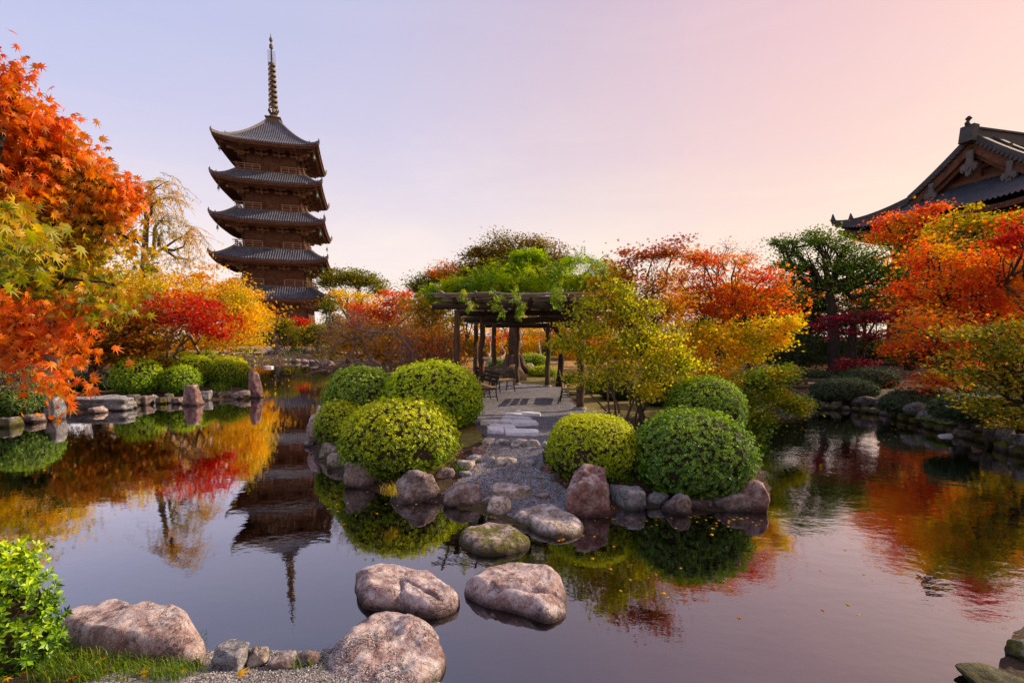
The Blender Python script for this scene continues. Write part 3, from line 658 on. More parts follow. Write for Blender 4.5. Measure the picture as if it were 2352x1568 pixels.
for bb, lb, mt in [
    ((1000, 1046, 1071, 1098), 'rounded brown stone left of the gravel path behind the shore boulders', 'rock_brown'),
    ((1046, 1092, 1055, 1078), 'oval cream stone edging the left side of the path', 'rock_tan'),
    ((1054, 1088, 1079, 1096), 'small bluish-grey stone lying in the gravel left of the path', 'rock_grey'),
    ((1068, 1106, 1041, 1060), 'wrinkled grey stone edging the path above the cream stone', 'rock_grey'),
    ((1079, 1110, 1025, 1043), 'dark reddish stone edging the left of the path', 'rock_red'),
    ((1099, 1122, 1017, 1036), 'small light brown stone between the reddish stone and the steps', 'rock_tan'),
    ((1107, 1137, 1003, 1022), 'flat tan stone at the left end of the upper step', 'rock_tan'),
    ((1137, 1172, 1006, 1024), 'left block of the upper stone step', 'rock_grey'),
    ((1170, 1212, 1006, 1025), 'middle block of the upper stone step', 'rock_tan'),
    ((1209, 1241, 1007, 1026), 'right block of the upper stone step', 'rock_tan'),
    ((1241, 1262, 1012, 1030), 'grey end stone of the upper step beside the right azalea', 'rock_grey'),
    ((1113, 1140, 1044, 1062), 'blue-grey left stone of the lower step row', 'rock_grey'),
    ((1137, 1191, 1047, 1070), 'long cracked cream stone in the lower step row', 'rock_tan'),
    ((1190, 1229, 1052, 1074), 'blue-grey right stone of the lower step row', 'rock_grey'),
    ((1239, 1272, 1064, 1086), 'reddish angular stone at the right end of the lower step row', 'rock_red'),
    ((1219, 1258, 1088, 1101), 'flat pale-topped stone sunk in gravel left of the tall reddish boulder', 'rock_grey'),
    ((1229, 1265, 1129, 1147), 'low rough ledge in the gravel above the landing stone', 'rock_brown'),
    ((1262, 1288, 1083, 1108), 'small dark stone between the path and the tall reddish boulder', 'rock_dark'),
]: rock(bb, lb, mt, 'g', .6, name='path_stone', cat='stone', sub=3 if bb[1] - bb[0] < 30 else 4, flat_top=.75)
def slab(quad, label, h=.035):
    pts = [GG(*q) for q in quad]; z = max(p[2] for p in pts) + .065; mb = MB(); bot = [np.array([p[0], p[1], z - h - .08]) for p in pts]
    n = 24; ring = []
    for i in range(4):
        a, b = pts[i], pts[(i + 1) % 4]
        for t in np.linspace(0, 1, n // 4, endpoint=False): q = a + (b - a) * t; ring.append([q[0], q[1], z])
    ring = np.array(ring); ring[:, :2] += .012 * RG.normal(size=(len(ring), 2)); c = ring.mean(0)
    for s, dz in ((1.0, -h - .08), (1.0, -.012), (.985, 0)):
        for p in ring: mb.v.append(c + (p - c) * [s, s, 0] + [0, 0, dz])
    m = len(ring)
    for a in (0, 1):
        for i in range(m): mb.f.append([a * m + i, a * m + (i + 1) % m, (a + 1) * m + (i + 1) % m, (a + 1) * m + i])
    mb.f.append([2 * m + i for i in range(m)]); mb.f = [f[::-1] for f in mb.f]
    tag(mb.build('paving_slab', O['slab'], None, False, (c[0], c[1], z)), label, 'paving slab')
for q, lb in [(((1106, 970), (1148, 969), (1150, 978), (1102, 977)), 'left slab of the three joined in the widest row of paving'),
              (((1149, 970), (1172, 967), (1181, 980), (1151, 978)), 'short middle slab of the widest row of paving'),
              (((1176, 969), (1229, 971), (1236, 978), (1181, 980)), 'right slab of the widest row of paving'),
              (((1125, 981), (1180, 982), (1185, 989), (1124, 988)), 'single slab in the row just below the widest paving row'),
              (((1121, 990), (1156, 991), (1159, 998), (1119, 997)), 'short left slab in the lowest row of paving'),
              (((1159, 992), (1233, 995), (1238, 1002), (1161, 1001)), 'long right slab in the lowest row of paving'),
              (((1160, 960), (1215, 964), (1219, 967), (1152, 963)), 'slanted slab just above the widest paving row'),
              (((1166, 953), (1196, 954), (1200, 958), (1162, 956)), 'small sunken slab left of the farthest paving slab'),
              (((1188, 950), (1240, 954), (1241, 957), (1183, 953)), 'farthest paving slab toward the pergola')]: slab(q[::-1], lb)
# left bank stones
for bb, lb, mt, kw in [
    ((98, 142, 912, 966), 'rough pale rock between the left edge azalea and the long flat rock', 'rock_grey', {}),
    ((132, 308, 905, 946), 'long flat rock with blue-white lichen at the left bank', 'rock_grey', dict(dr=.5, sub=5, flat_top=.7)),
    ((205, 242, 932, 950), 'little flat stone in the water in front of the long flat rock', 'rock_pink', {}),
    ((416, 468, 884, 932), 'pointed pale boulder in front of the round azaleas on the left bank', 'rock_red', dict(tip=.5)),
    ((564, 606, 850, 914), 'tall standing stone, dark red above and pale below, at the left bank tip', 'rock_red', dict(tip=.35, dr=.7, facets=12, sharp=14)),
    ((40, 100, 948, 972), 'low brown stone at the far left waterline', 'rock_brown', {}),
    ((215, 234, 890, 910), 'small upright brown stone on the soil of the left bank', 'rock_brown', {}),
]: rock(bb, lb, mt, 0.0, **{**dict(facets=8, sharp=26), **kw})
for i, (x0, x1, yt, yb) in enumerate([(300, 330, 905, 932), (326, 348, 908, 930), (344, 362, 905, 925), (360, 380, 912, 928), (378, 398, 904, 926), (398, 420, 912, 928), (460, 486, 897, 920), (484, 500, 899, 916), (498, 530, 899, 916), (528, 572, 896, 917), (570, 582, 903, 914), (0, 40, 955, 982)]):
    rock((x0, x1, yt, yb), 'small rounded stone in the row edging the left bank of the pond', ['rock_dark', 'rock_brown', 'rock_grey', 'rock_dark'][i % 4], 0.0, .9, name='edging_stone', cat='edging stone', group='stones edging the left bank', sub=4, facets=7, sharp=26, yaw=i * 1.3)
for i, (x0, x1, yt, yb) in enumerate([(570, 588, 823, 834), (586, 608, 824, 832), (607, 622, 825, 832), (614, 630, 823, 831), (627, 644, 821, 831), (644, 660, 823, 831), (658, 672, 824, 831), (671, 690, 824, 832), (690, 712, 825, 834), (710, 735, 826, 836), (735, 768, 828, 842), (550, 570, 832, 845)]):
    rock((x0, x1, yt, yb), 'small stone in the row edging the far shore of the pond', ['rock_grey', 'rock_tan', 'rock_brown'][(i * 2) % 3], 0.0, .8, name='edging_stone', cat='edging stone', group='stones edging the far shore', sub=3)
rock((602, 628, 840, 845), 'flat white stone lying alone in the water off the far shore', 'slab', 0.0, .8)
rock((796, 850, 840, 858), 'grey stone at the waterline behind the bare leaning tree', 'rock_grey', 0.0, .8)
# right bank stones
pr = [(1795, 934), (1870, 937), (1950, 942), (2040, 955), (2100, 972), (2160, 990), (2230, 1008), (2287, 1026), (2352, 1048), (2470, 1085)]
def along(pl, t):
    L = np.array([np.linalg.norm(np.subtract(pl[i + 1], pl[i])) for i in range(len(pl) - 1)]); s = t * L.sum(); i = 0
    while i < len(L) - 1 and s > L[i]: s -= L[i]; i += 1
    return np.array(pl[i]) + (np.array(pl[i + 1]) - pl[i]) * (s / L[i])
for k in range(30):  # stones mostly in the dark tone, bank shade put into the colour
    t = (k + .5) / 30; x, y = along(pr, t); g0 = G(x, y); s = rnd.uniform(.10, .24); _rs[0] += 1
    tag(rockmesh('edging_stone', (g0[0] + .0, g0[1] + .05, .02 + s * .3), (s, s * rnd.uniform(.6, 1), s * rnd.uniform(.6, .9)), _rs[0], ['rock_dark', 'rock_dark', 'rock_brown', 'rock_dark'][k % 4], 4, rnd.uniform(0, 3), facets=8, sharp=16),
        'dark wet stone in the row at the waterline of the right bank', 'edging stone', 'stones at the waterline of the right bank')
for k in range(34):  # upper course all in the dark tone, bank shade put into the colour
    t = (k + .5) / 34; x, y = along(pr, t); g0 = G(x, y); s = rnd.uniform(.16, .30); _rs[0] += 1; off = rnd.uniform(.45, .75)
    tag(rockmesh('wall_stone', (g0[0] + off * .3, g0[1] + off, .30 + rnd.uniform(-.08, .1)), (s, s * .6, s * .75), _rs[0], 'rock_dark', 4, rnd.uniform(0, 3), facets=8, sharp=18),
        'rough grey stone in the upper course of the right bank wall', 'wall stone', 'stones of the upper course on the right bank')
rock((2034, 2062, 945, 956), 'flat pale stone at the waterline of the right bank', 'slab', 0.0, .8)
rock((2050, 2088, 930, 950), 'angular slate-grey slab leaning on the right bank above the flat pale stone', 'rock_grey', .05, .8, facets=7, sharp=20)
rock((2152, 2250, 993, 1004), 'long low pale ledge at the waterline of the right bank', 'slab', 0.0, .25, flat_top=.6)
rock((1210, 1229, 834, 852), 'upright egg-shaped white stone among the round bushes behind the pergola', 'slab', 'g', .6)
rock((1138, 1164, 840, 860), 'old brown tree-stump-like rock left of the big trunk behind the pergola', 'rock_brown', 'g', .8)
# ------------------------------------------------------------------ bushes
def bush(xc, yt, hw, d, label, mat, z0=None, dr=.9, name='azalea_bush', cat='bush', size=.055, cov=2.3, group=None, kind='rosette', low=.38, seed=None, hz=None, cone=0, holes=0):
    size = size * DD(d) / d; d = DD(d); k = d / F; r = hw * k; zt = P(xc, yt, d)[2]; cx = P(xc, yt, d)[0]
    if z0 is None: z0 = zg(cx, d)
    h = max(zt - z0, .12); zt = z0 + h; cz = z0 + h * low; ru = zt - cz; rl = cz - z0 + .06; c = np.array([cx, d, cz])
    root = thing(name, (cx, d, z0), label, cat, group); ry = r * dr
    area = 4 * math.pi * (((r * ry) ** 1.6 + (r * ru) ** 1.6 + (ry * ru) ** 1.6) / 3) ** (1 / 1.6) * .8
    N = int(cov * area / (math.pi * size * size * .55)); size_ = size; size = size * .78; N = min(int(N * 3.0), 60000)
    u = unit(N); rz = np.where(u[:, 2] > 0, ru, rl); e = 2.3   # superellipsoid
    def shp(u, sc_=1.0):
        q = (np.abs(u[:, 0]) ** e + np.abs(u[:, 1]) ** e + np.abs(u[:, 2]) ** e) ** (-1 / e); v = u * q[:, None]
        lump = 1 + .045 * fbm(u * 2.3 + cx * 3, 2) + .02 * fbm(u * 7 + cx, 2)
        if cone: v[:, :2] *= (1 - cone * np.clip(v[:, 2:3], 0, 1))
        rz_ = np.where(v[:, 2] > 0, ru, rl)
        return c + v * lump[:, None] * np.stack([np.full(len(v), r), np.full(len(v), ry), rz_], -1) * sc_
    Cc = shp(u) ; n = u / np.stack([np.full(N, r), np.full(N, ry), rz], -1); n /= np.linalg.norm(n, axis=1, keepdims=True)
    dep = RG.normal(size=N) * size * .9 + size * .5 - (RG.random(N) < .04) * size * RG.uniform(.5, 1.6, N); Cc = Cc - n * dep[:, None]
    gap = fbm(u * 3.1 + cx * 5 + 3, 2) - .5 * (u[:, 2] < .1); keep = (gap > -1.15) & (Cc[:, 2] > z0 - .03)
    if holes:
        hn = fbm(u * 2.1 + cx * 9, 3); keep &= ~((hn > holes) & (RG.random(N) < .86) & (u[:, 2] < .35))
    Cc = Cc[keep]; n = n[keep]; N = len(Cc)
    leaves('foliage', Cc, n + RG.normal(size=(N, 3)) * .38 + [0, 0, .25], unit(N), size * RG.uniform(.65, 1.2, N), kind, O[mat], root)
    if holes:
        tb_ = MB()
        for _ in range(150):
            v = unit(1); v[0, 2] = -abs(v[0, 2]) * .6 + .25; q0 = shp(v, .86)[0]; q1 = shp(v + RG.normal(size=(1, 3)) * .22, .98)[0]; tb_.tube(curve(q0, q1, 5, .35), np.linspace(.006, .002, 5), 4, cap=False)
        tb_.build('twigs', O['twig'], root, True)
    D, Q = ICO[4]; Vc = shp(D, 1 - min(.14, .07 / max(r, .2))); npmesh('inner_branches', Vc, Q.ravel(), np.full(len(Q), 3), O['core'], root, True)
    return root
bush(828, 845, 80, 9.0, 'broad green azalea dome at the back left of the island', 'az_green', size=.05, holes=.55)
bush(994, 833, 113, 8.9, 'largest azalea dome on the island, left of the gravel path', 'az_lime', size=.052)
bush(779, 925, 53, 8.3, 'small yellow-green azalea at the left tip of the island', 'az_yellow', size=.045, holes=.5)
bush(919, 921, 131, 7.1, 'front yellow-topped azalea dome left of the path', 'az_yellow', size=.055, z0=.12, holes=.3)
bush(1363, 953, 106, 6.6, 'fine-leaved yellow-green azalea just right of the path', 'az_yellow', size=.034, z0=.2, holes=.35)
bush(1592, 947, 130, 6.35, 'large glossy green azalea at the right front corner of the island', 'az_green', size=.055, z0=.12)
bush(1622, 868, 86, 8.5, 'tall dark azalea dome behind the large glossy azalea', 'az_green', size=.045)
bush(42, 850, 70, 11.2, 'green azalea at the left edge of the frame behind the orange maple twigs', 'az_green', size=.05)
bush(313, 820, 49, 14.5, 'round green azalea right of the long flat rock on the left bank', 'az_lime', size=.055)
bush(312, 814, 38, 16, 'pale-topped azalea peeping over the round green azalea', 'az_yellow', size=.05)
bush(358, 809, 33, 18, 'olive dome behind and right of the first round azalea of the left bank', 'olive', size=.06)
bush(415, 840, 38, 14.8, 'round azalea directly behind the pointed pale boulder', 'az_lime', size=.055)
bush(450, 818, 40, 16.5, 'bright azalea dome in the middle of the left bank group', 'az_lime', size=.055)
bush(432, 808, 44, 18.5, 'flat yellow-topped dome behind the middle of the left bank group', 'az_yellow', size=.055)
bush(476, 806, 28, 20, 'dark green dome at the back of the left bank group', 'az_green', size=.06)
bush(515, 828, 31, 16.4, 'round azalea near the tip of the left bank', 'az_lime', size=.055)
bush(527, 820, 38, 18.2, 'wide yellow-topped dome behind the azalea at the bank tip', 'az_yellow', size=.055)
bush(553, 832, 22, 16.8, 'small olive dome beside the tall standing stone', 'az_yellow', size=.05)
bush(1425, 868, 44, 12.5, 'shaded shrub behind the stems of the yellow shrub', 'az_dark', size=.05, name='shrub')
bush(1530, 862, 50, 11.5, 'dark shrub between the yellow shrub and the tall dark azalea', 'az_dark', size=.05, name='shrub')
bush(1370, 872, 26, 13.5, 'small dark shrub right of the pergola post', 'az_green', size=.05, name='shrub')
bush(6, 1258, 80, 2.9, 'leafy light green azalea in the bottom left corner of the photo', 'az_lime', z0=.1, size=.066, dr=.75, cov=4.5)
bush(624, 810, 10.5, 36, 'small pointed clipped bush on the far shore', 'az_dark', size=.09, cone=.75)
bush(560, 800, 34, 37, 'dark loose bush on the far shore left of the sand court', 'green', size=.12, kind='rhomb', cov=2)
bush(688, 803, 20, 36, 'dark clipped bush on the far shore behind the bare tree', 'az_dark', size=.10)
bush(728, 806, 18, 35, 'second dark bush on the far shore behind the bare tree', 'az_dark', size=.10)
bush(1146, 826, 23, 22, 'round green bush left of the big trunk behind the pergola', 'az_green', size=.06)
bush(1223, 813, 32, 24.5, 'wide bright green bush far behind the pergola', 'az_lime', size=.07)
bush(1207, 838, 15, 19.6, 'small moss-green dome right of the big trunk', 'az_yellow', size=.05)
bush(1247, 841, 32, 18.6, 'dark yellow-topped dome behind the right pergola post', 'az_yellow', size=.05)
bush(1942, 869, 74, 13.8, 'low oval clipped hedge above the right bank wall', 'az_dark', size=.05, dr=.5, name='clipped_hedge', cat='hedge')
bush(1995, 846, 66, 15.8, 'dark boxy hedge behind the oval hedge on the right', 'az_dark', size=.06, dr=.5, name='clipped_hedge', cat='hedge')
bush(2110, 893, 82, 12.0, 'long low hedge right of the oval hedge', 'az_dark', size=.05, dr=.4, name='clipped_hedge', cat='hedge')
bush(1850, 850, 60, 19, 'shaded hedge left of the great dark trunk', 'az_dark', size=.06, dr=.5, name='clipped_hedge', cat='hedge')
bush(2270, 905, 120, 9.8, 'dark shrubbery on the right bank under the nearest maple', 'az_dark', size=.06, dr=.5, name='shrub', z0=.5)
# ------------------------------------------------------------------ temple roofs
PHI = math.radians(10)
def rotz(a): return np.array([[math.cos(a), -math.sin(a), 0], [math.sin(a), math.cos(a), 0], [0, 0, 1]])
class Frame:
    """turn local building coordinates into world; side k of a square building"""
    def __init__(s, o, a): s.o = np.array(o, float); s.R = rotz(a)
    def __call__(s, V): return np.asarray(V, float) @ s.R.T + s.o
def ribgrid(fun, x0, x1, n, nv, amp):
    """tile ribs running up the slope; fun(x, t)->(x,y,z) arrays"""
    pr_ = [(0, 0), (.22, .05), (.36, .85), (.5, 1), (.64, .85), (.78, .05)]; X = []; A = []
    for i in range(n):
        for a, b in pr_: X.append(x0 + (x1 - x0) * (i + a) / n); A.append(b)
    X.append(x1); A.append(0); X = np.array(X); A = np.array(A) * amp; t = np.linspace(0, 1, nv)
    G_ = fun(X[:, None], t[None]); G_ = np.stack(np.broadcast_arrays(*G_), -1).copy(); G_[..., 2] += A[:, None]; return G_
PC = np.array([-44.9, 93.7, 0.0]); PHP = math.radians(17)
def pagoda():
    root = thing('pagoda', (PC[0], PC[1], .5), 'tall dark five-storey wooden pagoda with grey tiled roofs and a bronze spire', 'pagoda')
    FR = Frame(PC, PHP)
    corner = [9.2, 15.9, 22.55, 29.25, 35.9]; ss = [19.0, 18.7, 18.1, 17.4, 16.7]; bal = [6.4, 6.2, 5.95, 5.65, 5.35]
    for L in range(5):
        s = ss[L] / 2; zc = corner[L]; lift = .6; zm = zc - lift; b = bal[L] - 1.05; top = (bal[L + 1] + .15) if L < 4 else .95
        rise = 2.45 if L < 4 else 6.4; fl = (corner[L - 1] - lift + 2.62) if L else 1.4
        if L < 4:
            hf = lambda v: .72 * v + .28 * v * v
        else: hf = lambda v: .48 * v + .52 * v ** 2
        roof = MB(); soff = MB(); raf = MB(); ridge = MB(); wall = MB(); brk = MB(); rail = MB(); col = MB()
        def zl(ax, v): return zm + lift * (ax / s) ** 3.2 * (1 - v) ** 2 + rise * hf(v)
        ridges = []
        for k in range(4):
            Rk = rotz(k * math.pi / 2); ridge = MB(); ridges.append(ridge)
            def put(mb, A): mb.grid(A @ Rk.T)
            def fn(X, t):
                vm = np.minimum(1, (s - np.abs(X)) / (s - top)); v = t * vm; y = -(s + (top - s) * v)
                return X + 0 * v, y, zl(np.abs(X), v)
            put(roof, ribgrid(fn, -s, s, 46, 9, .22))
            X = np.linspace(-s, s, 41)
            ze = zl(np.abs(X), 0)
            # eave edge boards: two stepped fascia and the soffit
            for (o1, z1), (o2, z2) in (((0, .0), (-.02, -.22)), ((-.02, -.22), (.16, -.24)), ((.16, -.24), (.18, -.46)), ((.18, -.46), (.75, -.48)), ((.75, -.48), (.77, -.66))):
                A = np.stack([np.stack([X * (s - o) / s, np.full_like(X, -(s - o)), ze + z], -1) for o, z in ((o1, z1), (o2, z2))], 1)
                put(soff, A)
            def sof(ax, v): return zm - .66 + lift * (ax / s) ** 3.2 * (1 - v) ** 1.5 + v * 1.25
            T = np.linspace(0, 1, 7)
            A = np.zeros((41, 7, 3))
            for i, x in enumerate(X):
                for j, v in enumerate(T):
                    w = (s - .77) + (b - .3 - (s - .77)) * v; A[i, j] = [x / s * w, -w, sof(abs(x), v)]
            put(soff, A)
            for i in range(54):
                x = -s + .25 + (2 * s - .5) * i / 53; yo = s - .22; yi = max(b, abs(x) + .05)
                if yi < yo - .3:
                    z0 = zl(abs(x), 0) - .52; yi2 = max(yi, s - 2.4); v2 = (s - yi2) / (s - b)
                    raf.beam(Rk @ [x, -yo, z0], Rk @ [x, -yi2, sof(abs(x) * (yi2 / s), v2) - .05], .13, .13)
                yo = s - .8
                if yi < yo - .5:
                    z0 = zl(abs(x), 0) - .80; v2 = (s - yi) / (s - b)
                    raf.beam(Rk @ [x * .98, -yo, z0], Rk @ [x * .98, -yi, sof(abs(x) * (yi / s), v2) - .10], .15, .15)
            # hip ridge
            hp = []
            for v in np.linspace(0, 1, 14):
                w = s + (top - s) * v; hp.append(Rk @ [w, -w, zl(w if w > 0 else 0, v) + .12 + (.2 * max(0, 1 - v * 9) if v < .11 else 0)])
            for a in range(13):
                if L == 4 or True: ridge.beam(hp[a], hp[a + 1], .42, .5)
            d = Rk @ [1, -1, 0] / math.sqrt(2)
            for q, f_ in ((0, 1.0), (3, .8)):
                p = hp[q]; ridge.tube([p, p + d * .08 * f_ + [0, 0, .35 * f_], p + d * .02 * f_ + [0, 0, .7 * f_]], [.22 * f_, .15 * f_, .03], 6)
            # wall body with columns and beams
            zt = zm + .55; A0 = Rk @ [0, -b, (fl + zt) / 2]
            wall.box(A0, (2 * b - .1, .12, zt - fl), Rk)
            for x in (-b, -b / 3, b / 3, b): col.tube([Rk @ [x, -b, fl], Rk @ [x, -b, zt - 1.2]], .22, 8)
            for z, hh in ((fl + 1.75, .22), (fl + .95, .16), (zt - 1.75, .3), (zt - 1.15, .2)): col.box(Rk @ [0, -b - .1, z], (2 * b + .5, .2, hh), Rk)
            for x in (-b / 3 - .75, b / 3 + .75): 
                pass
            # bracket sets
            for x in (-b, -b / 3, b / 3, b):
                for n_, (ln, z) in enumerate(((.9, zt - 1.75), (1.65, zt - 1.28), (2.4, zt - .82))):
                    brk.beam(Rk @ [x, -b, z], Rk @ [x, -b - ln, z], .24, .3)
                    brk.box(Rk @ [x, -b - ln + .05, z + .27], (.42, .42, .24), Rk)
                    brk.beam(Rk @ [x - 1.0, -b - ln + .2, z + .24], Rk @ [x + 1.0, -b - ln + .2, z + .24], .2, .26)
                    for dx in (-.85, .85): brk.box(Rk @ [x + dx, -b - ln + .2, z + .46], (.32, .34, .2), Rk)
                brk.beam(Rk @ [x, -b, zt - .4], Rk @ [x, -b - 3.3, zt - 1.0], .26, .34)
            c_ = Rk @ [1, -1, 0]
            for n_, (ln, z) in enumerate(((1.1, zt - 1.75), (1.9, zt - 1.28), (2.7, zt - .8))):
                brk.beam(Rk @ [b, -b, z], Rk @ [b, -b, z] + c_ * ln * .75, .3, .34)
            brk.beam(Rk @ [b, -b, zt - .3], Rk @ [b, -b, zt - .75] + c_ * 3.1, .32, .42); brk.beam(Rk @ [b, -b, zt - .9], Rk @ [b, -b, zt - 1.35] + c_ * 2.2, .32, .42)
            for ln in (1.5, 2.6): brk.beam(Rk @ [-b - 1, -b - ln, zt - .5 + ln * .05], Rk @ [b + 1, -b - ln, zt - .5 + ln * .05], .24, .26)
            # railing
            if L:
                B = bal[L]; rail.box(Rk @ [0, -(B + b) / 2, fl - .06], (2 * B + .3, B - b, .14), Rk); rail.box(Rk @ [0, -B + .1, fl - .32], (2 * B, .25, .3), Rk)
                for z, ex, w in ((fl + 1.08, .55, .12), (fl + .72, .35, .09), (fl + .30, .35, .1)):
                    rail.beam(Rk @ [-B - ex, -B, z + .0], Rk @ [-1.7, -B, z], w, w); rail.beam(Rk @ [1.7, -B, z], Rk @ [B + ex, -B, z], w, w)
                for x in [-B, -B * .78, -B * .55, -1.7, 1.7, B * .55, B * .78, B]: rail.box(Rk @ [x, -B, fl + .52], (.15, .15, 1.1), Rk)
        st = MB(); _n = ['lowest', 'second', 'third', 'fourth', 'top'][L]
        ro = roof.build('roof', O['tile'], root, True, T=FR); tag(ro, '%s grey tiled roof of the pagoda' % _n)
        [q_.build('hip_ridge', O['ridge'], ro, T=FR) for q_ in ridges]; soff.build('soffit', O['wood_dark'], ro, T=FR); raf.build('rafters', O['wood_dark'], ro, T=FR)
        wl = wall.build('wall', O['plank'], root, T=FR); col.build('wall_timbers', O['wood_dark'], wl, T=FR); brk.build('brackets', O['wood_rail'], wl, T=FR)
        for k in range(4):
            dr = MB(); Rk = rotz(k * math.pi / 2); dr.box(Rk @ [0, -b - .12, fl + .95], (2.0, .12, 1.7), Rk); dr.box(Rk @ [0, -b - .2, fl + .95], (.08, .08, 1.7), Rk); dr.build('door', O['wood_dark'], wl, T=FR)
        if L: rail.build('balcony', O['wood_rail'], root, T=FR)
        for k in range(4):
            Rk = rotz(k * math.pi / 2); w = s - .9; bl = MB(); zb = zl(w, 0) - 1.0
            bl.tube([Rk @ [w, -w, zb], Rk @ [w, -w, zb - .5]], .03, 4)
            bl.lathe(Rk @ [w, -w, zb - 1.15], [(.22, 0), (.19, .1), (.15, .4), (.1, .6), (.03, .66)], 8); bl.box(Rk @ [w, -w, zb - 1.4], (.2, .05, .1)); bl.build('wind_bell', O['bell'], root, T=FR)
    base = MB(); base.box(np.array([0, 0, .7]), (17, 17, 1.4)); base.build('stone_platform', O['stone_base'], root, T=FR)
    sp = MB(); z0 = corner[4] - .6 + 5.95
    sp.box(np.array([0, 0, z0 + .55]), (2.3, 2.3, 1.1)); sp.box(np.array([0, 0, z0 + 1.16]), (2.7, 2.7, .12)); sp.lathe([0, 0, z0 + 1.2], [(1.0, 0), (.95, .3), (.7, .6), (.35, .8)], 16)
    for k in range(8):
        a = k * math.pi / 4; dd = np.array([math.cos(a), math.sin(a), 0]); sp.tube([[0, 0, z0 + 2.1], dd * .6 + [0, 0, z0 + 2.2], dd * .85 + [0, 0, z0 + 2.7], dd * .8 + [0, 0, z0 + 3.1]], [.2, .16, .14, .04], 6)
    sp.tube([[0, 0, z0 + 1.5], [0, 0, 53.2]], [.26, .14], 10)
    spo = sp.build('spire', O['bronze'], root, T=FR)
    for i in range(9):
        z = z0 + 3.55 + i * .91; r = .80 - .022 * i; rg = MB(); n = 24
        for (ra, za), (rb, zb) in (((r, -.2), (r, .2)), ((r, .2), (r - .09, .2)), ((r - .09, .2), (r - .09, -.2)), ((r - .09, -.2), (r, -.2))):
            an = np.linspace(0, 2 * math.pi, n + 1); A = np.stack([np.stack([np.cos(an) * q, np.sin(an) * q, np.full(n + 1, z + w)], -1) for q, w in ((ra, za), (rb, zb))], 1); rg.grid(A)
        for k in range(4):
            dd = np.array([math.cos(k * math.pi / 2 + .4), math.sin(k * math.pi / 2 + .4), 0]); rg.beam(dd * .2 + [0, 0, z], dd * (r - .05) + [0, 0, z], .1, .12)
        rg.build('spire_ring', O['bronze'], spo, T=FR)
    fl = MB()
    for k in range(4):
        dd = np.array([math.cos(k * math.pi / 2 + .3), math.sin(k * math.pi / 2 + .3), 0])
        for q in (.26, .6): fl.beam(dd * q + [0, 0, 52.4], dd * q + [0, 0, 54.5], .04, .04)
        for j in range(9): fl.beam(dd * .2 + [0, 0, 52.4 + j * .26], dd * .6 + [0, 0, 52.55 + j * .26], .035, .035)
    fl.build('water_flame_finial', O['bronze'], spo, T=FR)
    tp = MB(); tp.tube([[0, 0, 53], [0, 0, 57.0], [0, 0, 57.6]], [.17, .08, .02], 8); tp.lathe([0, 0, 54.8], [(.15, 0), (.33, .2), (.33, .7), (.15, .9)], 12); tp.lathe([0, 0, 56.0], [(.1, 0), (.3, .3), (.28, .6), (.08, .95)], 12)
    tp.build('jewel_finial', O['bronze'], spo, T=FR)
pagoda()
